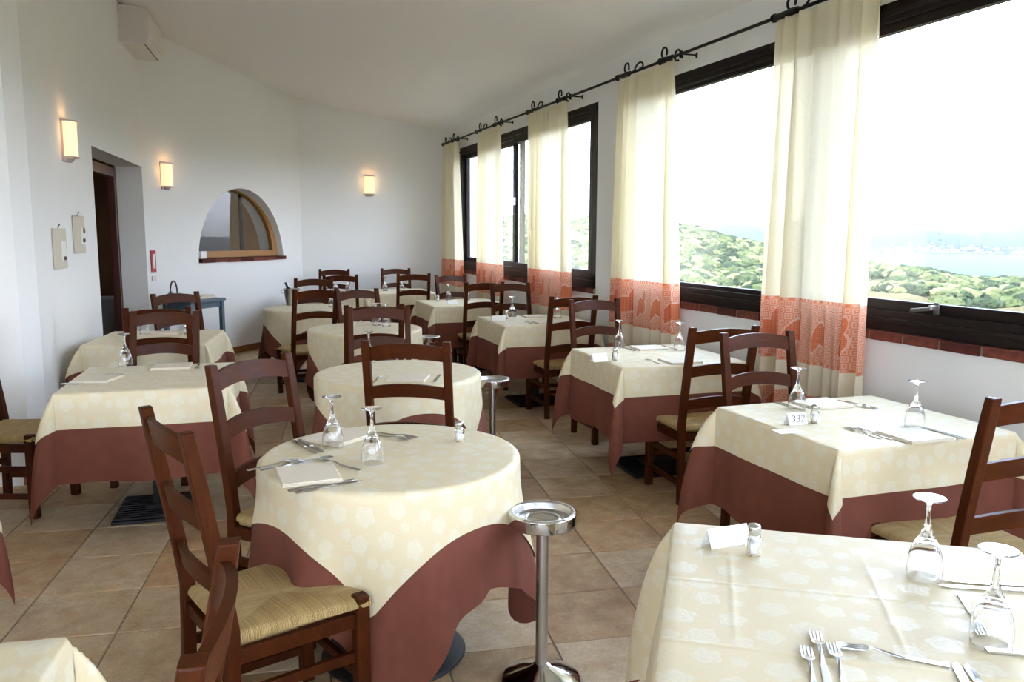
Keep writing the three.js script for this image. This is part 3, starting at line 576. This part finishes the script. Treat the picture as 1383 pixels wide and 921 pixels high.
// ------------------------------------------------------------------ table ware
const Y = TOP + 0.0075;
const glassProto = (() => {
  const t = new THREE.Group(); // stands on its rim
  const outer = [[0.0365, 0], [0.0382, 0.018], [0.0378, 0.036], [0.0345, 0.056], [0.0285, 0.074], [0.0205, 0.091], [0.0125, 0.106], [0.0075, 0.122], [0.0045, 0.15], [0.0055, 0.172], [0.012, 0.181], [0.034, 0.1865], [0.0355, 0.188], [0.034, 0.1895], [0, 0.1905]];
  const inner = [[0, 0.092], [0.007, 0.0905], [0.0185, 0.085], [0.0272, 0.0705], [0.0332, 0.054], [0.0365, 0.035], [0.0369, 0.018], [0.0353, 0.0008]];
  obj('goblet', lathe([...inner, ...outer], 48), M.glass, t);
  return t;
})();
function put(proto, name, x, z, turn, label, category, group, y = Y) { const t = proto.clone(); t.name = numbered(name); t.position.set(x, y, z); t.rotation.y = turn; scene.add(t); return tag(t, label, category, group); }
const goblet = (x, z, label) => put(glassProto, 'wine_glass', x, z, rnd() * 6, label, 'wine glass', 'upturned wine glasses');
function bent(shapePts, thick, yOf, holes) { const g = extrude(shapePts, thick, 0.0004, holes).rotateX(Math.PI / 2), p = g.attributes.position; for (let i = 0; i < p.count; i++) p.setY(i, p.getY(i) + yOf(p.getZ(i)) + thick); g.computeVertexNormals(); return g; }
const side = (f, a, b, n) => [...Array(n + 1)].map((_, k) => { const z = lerp(a, b, k / n); return [f(z), z]; });
const outline = (f, a, b, n = 16) => [...side(f, a, b, n), ...side((z) => -f(z), b, a, n)];
const lift = (z) => 0.004 * sstep(0.02, -0.06, z) * 0 + 0.007 * Math.exp(-(((z - 0.035) / 0.028) ** 2)) + 0.003 * sstep(0.06, 0.1, z);
const forkProto = (() => { // origin at its middle, tines towards +z
  const t = new THREE.Group(), hw = (z) => lerp(0.0075, 0.0032, sstep(-0.1, 0.02, z));
  obj('handle', bent([[-0.004, -0.1], [0.004, -0.1], ...outline(hw, -0.094, 0.036)].slice(2), 0.0024, lift), M.steel, t);
  const pts = [], W = 0.0118, z0 = 0.036, zs = 0.05, zt = 0.097; pts.push([-0.0034, z0], [0.0034, z0]); for (const [x, z] of side((q) => lerp(0.0034, W, Math.sin((q - z0) / 0.014 * Math.PI / 2)), z0 + 0.003, zs, 5)) pts.push([x, z]);
  for (let k = 3; k >= 0; k--) { const c = -W + 0.00225 + k * (2 * W - 0.0045) / 3; pts.push([c + 0.0022, zs + 0.004], [c + 0.0019, 0.07], [c + 0.0012, zt], [c - 0.0012, zt], [c - 0.0019, 0.07], [c - 0.0022, zs + 0.004]); }
  for (const [x, z] of side((q) => -lerp(0.0034, W, Math.sin((q - z0) / 0.014 * Math.PI / 2)), zs, z0 + 0.003, 5)) pts.push([x, z]);
  obj('tines', bent(pts, 0.0018, lift), M.steel, t);
  return t;
})();
const knifeProto = (() => {
  const t = new THREE.Group();
  obj('handle', bent(outline((z) => 0.0062 + 0.0016 * sstep(0, -0.1, z), -0.108, 0), 0.005, () => 0), M.steel, t);
  obj('blade', bent([[-0.0045, 0], [0.0055, 0], [0.0088, 0.012], [0.0092, 0.06], [0.0085, 0.09], [0.005, 0.103], [0, 0.108], [-0.0045, 0.104], [-0.0062, 0.09], [-0.0062, 0.01]], 0.0018, () => 0.0016), M.chrome, t);
  return t;
})();
const napkinProto = (() => { const t = new THREE.Group(); for (let k = 0; k < 3; k++) obj('fold', bx(0.21 - k * 0.003, 0.0035, 0.19 - k * 0.004, k * 0.0015, 0.002 + k * 0.0034, -k * 0.001, 0.0016, 2), M.napkin, t); return t; })();
const saltProto = (() => {
  const t = new THREE.Group();
  obj('jar', lathe([[0, 0.004], [0.0165, 0.004], [0.018, 0.02], [0.018, 0.04], [0.0145, 0.05], [0.0135, 0.055], [0.0155, 0.055], [0.0165, 0.05], [0.0205, 0.041], [0.0205, 0.008], [0.0175, 0], [0, 0]], 10), M.glass, t);
  obj('salt', lathe([[0, 0.0045], [0.016, 0.0045], [0.0174, 0.02], [0.0174, 0.034], [0, 0.036]], 20), M.salt, t);
  obj('cap', lathe([[0.0145, 0.052], [0.0162, 0.052], [0.0168, 0.07], [0.013, 0.0765], [0, 0.0785]], 28), M.chrome, t);
  return t;
})();
const fork = (x, z, tx, tz, label) => put(forkProto, 'fork', x, z, Math.atan2(tx, tz), label, 'fork', 'steel forks');
const knife = (x, z, tx, tz, label) => put(knifeProto, 'table_knife', x, z, Math.atan2(tx, tz), label, 'knife', 'steel table knives');
const napkin = (x, z, turn, label) => put(napkinProto, 'napkin', x, z, turn * D, label, 'napkin', 'folded cream napkins');
const salt = (x, z, label) => put(saltProto, 'salt_shaker', x, z, rnd(), label, 'salt shaker', 'salt shakers');

// nearest round table
goblet(-0.654, -2.9, 'upturned wine glass at the left of the nearest round table, farther of its two');
goblet(-0.475, -2.70, 'upturned wine glass near the middle of the nearest round table');
salt(-0.198, -2.99, 'glass salt shaker with a metal cap on the nearest round table');
napkin(-0.655, -2.545, 112, 'folded cream napkin between forks and knives on the nearest round table, front one');
napkin(-0.66, -3.03, 60, 'folded cream napkin on the nearest round table, rear one');
knife(-0.585, -2.44, 0.9, -0.6, 'knife along the front edge of the front napkin on the nearest round table');
knife(-0.56, -2.425, 0.9, -0.6, 'second knife along the front napkin on the nearest round table, nearer the camera');
fork(-0.80, -2.66, 0.75, -0.65, 'outermost fork left of the front napkin on the nearest round table');
fork(-0.755, -2.66, 0.75, -0.65, 'middle fork left of the front napkin on the nearest round table');
fork(-0.70, -2.70, 0.75, -0.65, 'fork next to the front napkin on the nearest round table');
fork(-0.575, -2.66, -0.75, -0.55, 'fork laid across behind the front napkin on the nearest round table');
knife(-0.735, -2.905, 0.55, 0.75, 'knife left of the rear napkin on the nearest round table');
knife(-0.755, -2.89, 0.55, 0.75, 'second knife left of the rear napkin, nearer the table rim');
fork(-0.47, -3.04, 0.8, 0.45, 'fork right of the rear napkin on the nearest round table');
fork(-0.445, -3.07, 0.8, 0.45, 'second fork right of the rear napkin, closer to the brown chair');
// number card table
goblet(1.276, -3.57, 'upturned wine glass beside the number card on the window table');
goblet(1.646, -3.25, 'upturned wine glass alone on the right half of the number card table');
napkin(1.425, -3.67, 19, 'folded napkin at the far edge of the number card table');
napkin(1.56, -3.075, 19, 'folded napkin at the near edge of the number card table');
fork(1.385, -3.13, -0.33, -0.95, 'fork left of the near napkin on the number card table');
fork(1.42, -3.12, -0.33, -0.95, 'second fork left of the near napkin, touching the napkin');
knife(1.70, -3.14, -0.33, -0.95, 'knife right of the near napkin on the number card table');
knife(1.265, -3.63, 0.33, 0.95, 'knife left of the far napkin on the number card table');
fork(1.57, -3.68, 0.33, 0.95, 'fork right of the far napkin on the number card table');
fork(1.60, -3.66, 0.33, 0.95, 'second fork right of the far napkin on the number card table');
// second window table
goblet(0.74, -5.55, 'upturned wine glass at the far left of the second window table');
goblet(1.127, -5.42, 'upturned wine glass at the right of the second window table, beside the chair post');
napkin(0.93, -5.5, 17, 'folded napkin at the far edge of the second window table');
napkin(1.03, -4.92, 17, 'folded napkin at the near edge of the second window table');
fork(0.865, -4.91, -0.3, -0.95, 'fork beside the near napkin on the second window table');
fork(1.08, -5.55, 0.3, 0.95, 'fork at the far edge of the second window table');
knife(0.79, -5.47, 0.3, 0.95, 'knife next to the left glass on the second window table');
salt(0.64, -4.98, 'salt shaker at the near left corner of the second window table');
// right foreground table
goblet(0.945, -1.775, 'upturned wine glass at the far right of the foreground table, farther one');
goblet(0.92, -1.47, 'upturned wine glass at the right frame edge of the foreground table, nearer one');
salt(0.592, -1.905, 'salt shaker with white salt at the far left of the foreground table');
fork(0.535, -1.357, 0.24, -1, 'left fork of the three side by side in the right foreground');
fork(0.574, -1.415, 0.24, -1, 'middle fork of the three side by side, reaching farthest');
fork(0.591, -1.369, 0.22, -1, 'right fork of the three side by side in the right foreground');
fork(0.709, -1.423, -0.92, -0.37, 'fork lying across in the right foreground, right of the three forks');
knife(0.785, -1.291, 0.25, -1, 'rounded knife blade pointing up at the bottom right, left one');
knife(0.812, -1.283, 0.15, -1, 'rounded knife blade pointing up at the bottom right, right one');
knife(1.06, -1.71, -0.98, -0.15, 'knife at the right edge of the foreground table, nearer of two');
knife(1.085, -1.735, -0.98, -0.2, 'knife at the right edge of the foreground table, farther of two');
fork(0.95, -1.59, -0.3, 0.95, 'fork pointing at the camera beside the nearer foreground glass');
knife(1.0, -1.42, 0.95, 0.2, 'knife behind the nearer foreground glass at the frame edge');
// left square table
goblet(-2.27, -4.72, 'upturned wine glass on the left square table beside the white wall');
napkin(-2.2, -4.25, 90, 'folded napkin on the left square table, nearer the white wall');
napkin(-1.98, -4.67, 16, 'folded napkin at the far edge of the left square table');
knife(-2.21, -4.13, 1, -0.1, 'knife below the wall side napkin on the left square table');
fork(-2.23, -4.39, 1, -0.1, 'fork above the wall side napkin on the left square table');
fork(-1.83, -4.68, 0.3, 0.95, 'fork right of the far napkin on the left square table');
// the others
goblet(0.003, -7.6, 'upturned wine glass on the third window table, left one');
goblet(0.42, -7.5, 'upturned wine glass on the third window table, right one seen through a chair back');
salt(-0.05, -7.42, 'salt shaker on the third window table');
napkin(0.2, -7.62, 18, 'folded napkin at the far edge of the third window table');
napkin(0.3, -7.07, 18, 'folded napkin at the near edge of the third window table');
fork(0.15, -7.05, -0.3, -0.95, 'fork beside the near napkin on the third window table');
goblet(-0.74, -9.46, 'upturned wine glass on the farthest window table, left one');
goblet(-0.53, -9.5, 'upturned wine glass on the farthest window table, right one');
salt(-0.85, -9.3, 'salt shaker on the farthest window table');
goblet(-0.86, -4.84, 'upturned wine glass on the second round table, before the lit chair');
napkin(-0.56, -4.3, -4, 'folded napkin on the second round table seen through the chair back');
fork(-0.72, -4.27, 0.05, -1, 'fork left of the napkin on the second round table');
knife(-0.4, -4.32, 0.05, -1, 'knife right of the napkin on the second round table');
goblet(-1.146, -6.84, 'upturned wine glass on the third round table, left one of two');
goblet(-1.055, -6.78, 'upturned wine glass on the third round table, right one of two');
napkin(-1.32, -6.95, 15, 'folded napkin on the third round table');
goblet(-1.90, -8.55, 'upturned wine glass on the far left round table, seen through a chair back');
napkin(-2.05, -8.25, 15, 'folded napkin on the far left round table');
for (const [x, z, l] of [[-2.5, -10.85, 'leftmost'], [-2.36, -10.88, 'second from left'], [-2.2, -10.9, 'third from left']]) goblet(x, z, `upturned wine glass on the farthest left table, ${l}`);
goblet(-1.72, -11.0, 'upturned wine glass on the farthest right table, left of two'); goblet(-1.5, -11.05, 'upturned wine glass on the farthest right table, right of two');
napkin(-2.68, -6.25, 11, 'folded napkin on the table before the doorway');
goblet(-2.82, -6.2, 'upturned wine glass on the table before the doorway');
salt(-2.5, -6.2, 'salt shaker on the table before the doorway');

function print(text, w, h, px = 60, tilt = 0) { // black print on card, drawn as a texture
  const c = document.createElement('canvas'); c.width = 256; c.height = Math.round(256 * h / w); const x = c.getContext('2d');
  x.fillStyle = '#f6f4ee'; x.fillRect(0, 0, c.width, c.height); x.fillStyle = '#23222a'; x.textAlign = 'center'; x.textBaseline = 'middle';
  text.forEach(([s, size, fx, fy, col]) => { x.fillStyle = col ?? '#23222a'; x.font = `italic ${size}px serif`; x.fillText(s, c.width * fx, c.height * fy); });
  const t = new THREE.CanvasTexture(c); t.colorSpace = THREE.SRGBColorSpace; return std({ map: t, roughness: 0.7 });
}
function tent(x, z, turn, w, h, m, label) { // a folded card that stands like a tent
  const t = thing('table_card', label, 'card', [x, Y, z], turn * D), k = 0.42;
  const leaf = () => { const g = new THREE.BoxGeometry(w, h, 0.0008); return g.translate(0, h / 2, 0); };
  const f = obj('front_leaf', leaf(), m, t); f.rotation.x = -k; f.position.set(0, 0, Math.sin(k) * h);
  const b = obj('back_leaf', leaf(), M.card, t); b.rotation.x = k; b.position.set(0, 0, -Math.sin(k) * h);
  return t;
}
const cardMat = print([['332', 120, 0.5, 0.5]], 0.1, 0.06);
tent(1.175, -3.29, 14, 0.085, 0.05, cardMat, 'small white card with the number 332 on the window table');
salt(1.26, -3.31, 'salt shaker right of the number card');
{ const t = thing('leaflet', 'small white leaflet lying flat before the number card', 'leaflet', [1.1, Y, -3.16], 0.2); obj('sheet', bx(0.11, 0.0012, 0.07, 0, 0.0006, 0, 0), print([['~ ~ ~', 40, 0.3, 0.6]].slice(0, 0), 0.11, 0.07), t); }
tent(0.545, -1.975, 22, 0.12, 0.05, print([], 0.12, 0.05), 'white folded card beside the salt shaker on the foreground table');
tent(0.535, -4.93, 20, 0.1, 0.055, print([], 0.1, 0.055), 'white folded card on the near left corner of the second window table');
tent(-0.12, -7.25, 18, 0.13, 0.05, print([], 0.13, 0.05), 'white folded card on the third window table');
tent(-0.66, -8.95, 18, 0.11, 0.05, print([], 0.11, 0.05), 'white folded card on the farthest window table');

// ice bucket on the far left round table
{
  const t = thing('ice_bucket', 'steel ice bucket with a dark bottle neck on the far left round table', 'ice bucket', [-2.385, Y, -8.78]); t.scale.setScalar(0.84);
  obj('bucket', lathe([[0, 0.004], [0.07, 0], [0.074, 0.01], [0.1, 0.2], [0.106, 0.206], [0.102, 0.212], [0.096, 0.2], [0.068, 0.012], [0, 0.012]], 40), M.brushed, t);
  for (const s of [-1, 1]) obj('handle', new THREE.TorusGeometry(0.02, 0.004, 8, 20).translate(s * 0.112, 0.17, 0), M.brushed, t);
  const b = tag(obj('wine_bottle', lathe([[0, 0], [0.036, 0], [0.037, 0.02], [0.037, 0.17], [0.03, 0.205], [0.015, 0.235], [0.0135, 0.28], [0.016, 0.281], [0.016, 0.295], [0, 0.296]], 28), M.bottle), 'dark wine bottle leaning out of the steel ice bucket', 'bottle');
  b.position.set(-2.36, Y + 0.012, -8.78); b.rotation.z = 0.36; b.scale.setScalar(0.84);
}

// standing ashtrays
const ashProto = (() => {
  const t = new THREE.Group();
  obj('base', lathe([[0, 0], [0.138, 0], [0.142, 0.008], [0.13, 0.022], [0.075, 0.045], [0.035, 0.06], [0.022, 0.07], [0, 0.07]], 48), M.chrome, t);
  obj('pole', new THREE.CylinderGeometry(0.0205, 0.0205, 0.52, 28).translate(0, 0.31, 0), M.brushed, t);
  const drum = obj('drum', lathe([[0, 0.565], [0.111, 0.565], [0.115, 0.569], [0.115, 0.605], [0.114, 0.609], [0.109, 0.611]], 56), M.chrome, t);
  obj('rim', lathe([[0.109, 0.611], [0.102, 0.612], [0.094, 0.607], [0.092, 0.587]], 56), M.brushed, drum);
  obj('dish', lathe([[0.092, 0.587], [0.085, 0.582], [0.068, 0.582], [0.06, 0.59], [0.055, 0.59], [0.052, 0.583], [0, 0.578]], 56), M.chrome, drum);
  return t;
})();
for (const [x, z, l] of [[0.104, -2.62, 'tall steel standing ashtray in front, right of the nearest round table'], [-0.125, -5.12, 'steel standing ashtray right of the second round table'], [-0.76, -7.25, 'small steel standing ashtray right of the third round table']]) put(ashProto, 'standing_ashtray', x, z, 0, l, 'ashtray', 'standing ashtrays', 0);

// side table with a basket by the far left wall
{
  const [x, z] = WB.at(0.36, 0.3), t = thing('side_table', 'blue grey side table by the wall near the doorway', 'side table', [x, 0, z], WB.turn);
  obj('top', bx(0.58, 0.03, 0.42, 0, 0.765, 0, 0.006), M.blueTable, t);
  obj('apron', [bx(0.5, 0.07, 0.34, 0, 0.715, 0)], M.blueTable, t);
  for (const a of [-1, 1]) for (const b of [-1, 1]) obj('leg', bx(0.045, 0.75, 0.045, a * 0.255, 0.375, b * 0.17), M.blueTable, t);
  const bxz = WB.at(0.12, 0.24);
  const k = thing('wicker_basket', 'dark wicker basket with a tall hoop handle on the side table', 'basket', [bxz[0], 0.78, bxz[1]], WB.turn + 0.4); k.scale.setScalar(0.75);
  const bw = obj('bowl', lathe([[0, 0], [0.09, 0], [0.13, 0.05], [0.145, 0.08], [0.138, 0.08], [0.122, 0.05], [0.085, 0.01], [0, 0.01]], 28), M.wicker, k);
  obj('handle', tube([[-0.14, 0.07, 0], [-0.135, 0.17, 0], [-0.08, 0.26, 0], [0, 0.285, 0], [0.08, 0.26, 0], [0.135, 0.17, 0], [0.14, 0.07, 0]], 0.011, 30, 8), M.wicker, k);
  const lf = []; for (let i = 0; i < 22; i++) { const g = new THREE.SphereGeometry(0.03, 8, 6).scale(1, 0.25, 0.55); g.rotateY(rnd() * 6).rotateZ(rr(-0.6, 0.6)); lf.push(g.translate(rr(-0.06, 0.06), rr(0.05, 0.09), rr(-0.06, 0.06))); }
  tag(obj('salad_leaves', join(lf), M.green), 'green leaves heaped in the dark basket', 'leaves').position.set(bxz[0], 0.775, bxz[1]); scene.children.at(-1).userData.kind = 'stuff';
  const s = tag(obj('folded_cloth', [bx(0.24, 0.02, 0.16, 0, 0.01, 0, 0.006, 2), bx(0.22, 0.018, 0.15, 0.01, 0.028, 0, 0.006, 2)], M.napkin), 'folded pale cloth on the side table right of the basket', 'cloth'); s.position.set(x + 0.06, 0.78, z - 0.11); s.rotation.y = WB.turn;
}
{ // small things on the arched window's sill
  const a = onWall(tag(obj('sill_card', [bx(0.1, 0.09, 0.03, 0, 0.045, 0, 0.004)], M.card), 'small white box on the sill of the arched window', 'box'), WB, 0.99, 1.212, -0.08);
}

// ------------------------------------------------------------------ outside: hillside with scrub, the bay, the far shore
const AZ = [[-40, 7], [-6, 6.5], [0, 7], [5, 6.5], [11, 5.2], [14, -1.5], [17.5, -7], [23, -14], [27, -17], [29.5, -21], [32, -20], [36, -17], [60, -17], [150, -18]];
const piece = (t, x) => { let i = 0; while (i < t.length - 2 && t[i + 1][0] < x) i++; const [a, b] = [t[i], t[i + 1]], k = clamp((x - a[0]) / (b[0] - a[0]), 0, 1); return lerp(a[1], b[1], k); };
function ground(az, r) { // height of the hillside at a bearing (degrees right of the view) and distance
  const n = pn.noise(az * 0.25, r * 0.012, 4) * 2.6 * sstep(40, 160, r) + pn.noise(az * 0.9, r * 0.04, 9) * 0.8 * sstep(30, 100, r);
  const ridge = piece(AZ, az), R = 430;
  let y = r < 60 ? lerp(-4.5, -9.5, sstep(8, 60, r)) : r < 160 ? lerp(-9.5, -13.5, (r - 60) / 100) : r < R ? lerp(-13.5, ridge, sstep(160, R, r)) : lerp(ridge, -75, sstep(R, R + 420, r));
  return y + n;
}
{
  const az0 = -30, az1 = 150, na = 180, rs = [9]; while (rs.at(-1) < 900) rs.push(rs.at(-1) * 1.06 + 0.6);
  const g = grid(na, rs.length - 1, (i, j) => { const az = lerp(az0, az1, i / na), r = rs[j]; return [r * Math.sin(az * D), ground(az, r), -r * Math.cos(az * D)]; });
  const p = g.attributes.position, col = new Float32Array(p.count * 3);
  for (let i = 0; i < p.count; i++) { const k = clamp(0.5 + pn.noise(p.getX(i) * 0.03, p.getZ(i) * 0.03, 2) + 0.6 * pn.noise(p.getX(i) * 0.12, p.getZ(i) * 0.12, 6), 0, 1); const c = mix3([0.085, 0.067, 0.040], [0.045, 0.048, 0.021], k); col.set(c, i * 3); }
  g.setAttribute('color', new THREE.BufferAttribute(col, 3));
  struct('hillside', g, phy({ vertexColors: true, roughness: 1, specularIntensity: 0, side: THREE.DoubleSide }));
  // scrub
  const blob = (sd) => { let b = mergeVertices(new THREE.IcosahedronGeometry(1, 3).deleteAttribute('normal').deleteAttribute('uv')); const q = b.attributes.position; for (let i = 0; i < q.count; i++) { const v = V().fromBufferAttribute(q, i), m = 1 + 0.3 * pn.noise(v.x * 2.2 + sd, v.y * 2.2, v.z * 2.2) + 0.22 * pn.noise(v.x * 5 + sd, v.y * 5, v.z * 5); v.multiplyScalar(m); if (v.y < -0.3) v.y = -0.3; q.setXYZ(i, v.x, v.y * 0.8, v.z); } b = b.toNonIndexed(); b.computeVertexNormals(); return b; };
  const blobs = [blob(1), blob(5), blob(9), blob(14)];
  const greens = [0x3d4428, 0x2a3421, 0x545739, 0x1f281a, 0x5d5e42, 0x41472d].map((c) => phy({ color: c, roughness: 0.95, specularIntensity: 0.1 }));
  const pts = [];
  for (let k = 0; k < 16000; k++) {
    const az = rr(-9, 40), r = 28 + 447 * Math.sqrt(rnd()); const x = r * Math.sin(az * D), z = -r * Math.cos(az * D);
    if (pn.noise(x * 0.03, z * 0.03, 2) + 0.5 * pn.noise(x * 0.012, z * 0.012, 8) < 0.04 && az > 19) continue;
    const s = rr(0.7, 2.3) * (0.8 + r / 500); pts.push({ x, y: ground(az, r) + 0.15 * s, z, s, az, r, k: Math.floor(rnd() * 4), c: Math.floor(rnd() * 6), t: rnd() * 6 });
  }
  const depress = (q) => (1.53 - q.y) / q.r, sill = (az) => az > 19 ? 0.098 : az > 8 ? 0.075 : 0.045, inView = (q) => ((q.az > 22.5 && q.az < 31.5) || (q.az > 11 && q.az < 17.5) || (q.az > -4 && q.az < 6)) && depress(q) < sill(q.az);
  pts.forEach((q) => { q.w = inView(q) ? q.s / q.r : 0; }); pts.sort((a, b) => b.w - a.w);
  const chosen = [], others = [];
  pts.forEach((q) => (q.w && chosen.length < 200 && chosen.every((p) => Math.hypot(p.x - q.x, p.z - q.z) > 1.45 * (p.s + q.s)) ? chosen : others).push(q));
  chosen.forEach((q) => { const o = obj('shrub', blobs[q.k], greens[q.c]); o.position.set(q.x, q.y, q.z); o.scale.setScalar(q.s); o.rotation.y = q.t; tag(o, 'rounded green shrub on the hillside seen through the windows', 'shrub', 'shrubs on the hillside outside'); });
  blobs.forEach((b, k) => greens.forEach((m, c) => {
    const list = others.filter((q) => q.k === k && q.c === c), im = new THREE.InstancedMesh(b, m, list.length);
    const o = new THREE.Object3D(); list.forEach((q, i) => { o.position.set(q.x, q.y, q.z); o.scale.setScalar(q.s); o.rotation.y = q.t; o.updateMatrix(); im.setMatrixAt(i, o.matrix); });
    im.name = numbered('hillside_scrub'); im.userData = { kind: 'stuff', label: 'green scrub covering the hillside outside the windows' }; scene.add(im);
  }));
  // bay, far shore with its town, hills
  const sea = new THREE.PlaneGeometry(16000, 9000).rotateX(-Math.PI / 2).rotateY(-0.3).translate(3500, -62, -2900);
  struct('bay_water', sea, phy({ color: new THREE.Color().setRGB(0.022, 0.050, 0.056), roughness: 0.9, specularIntensity: 0.1 }));
  const farY = (az, q) => Math.max(-64 + 290 * Math.pow(q, 0.9) * (0.62 + 0.5 * pn.noise(az * 0.16, q * 2, 3)) + 12 * pn.noise(az * 1.1, q * 9, 5) * q, q ? -60 : -66);
  const far = grid(90, 16, (i, j) => { const az = lerp(-12, 60, i / 90), q = (j / 16) ** 1.5, r = lerp(3000, 7000, q); return [r * Math.sin(az * D), farY(az, q), -r * Math.cos(az * D)]; });
  struct('far_shore', far, phy({ specularIntensity: 0, color: new THREE.Color().setRGB(0.009, 0.014, 0.015), roughness: 1, side: THREE.DoubleSide }));
  const houses = new THREE.InstancedMesh(new THREE.BoxGeometry(1, 1, 1).translate(0, 0.5, 0), std({ color: 0x57534d, roughness: 0.9 }), 420), o = new THREE.Object3D();
  for (let i = 0; i < 420; i++) { const az = rr(18, 36), r = 3050 + 420 * rnd() * rnd(); const q = (r - 3000) / 4000; o.position.set(r * Math.sin(az * D), farY(az, q) - 5, -r * Math.cos(az * D)); o.scale.set(rr(7, 15), rr(6, 10), rr(7, 15)); o.rotation.y = rnd() * 6; o.updateMatrix(); houses.setMatrixAt(i, o.matrix); }
  houses.name = 'distant_town'; houses.userData = { kind: 'stuff', label: 'pale houses of a distant town along the far shore' }; scene.add(houses);
}

renderer.render(scene, camera);
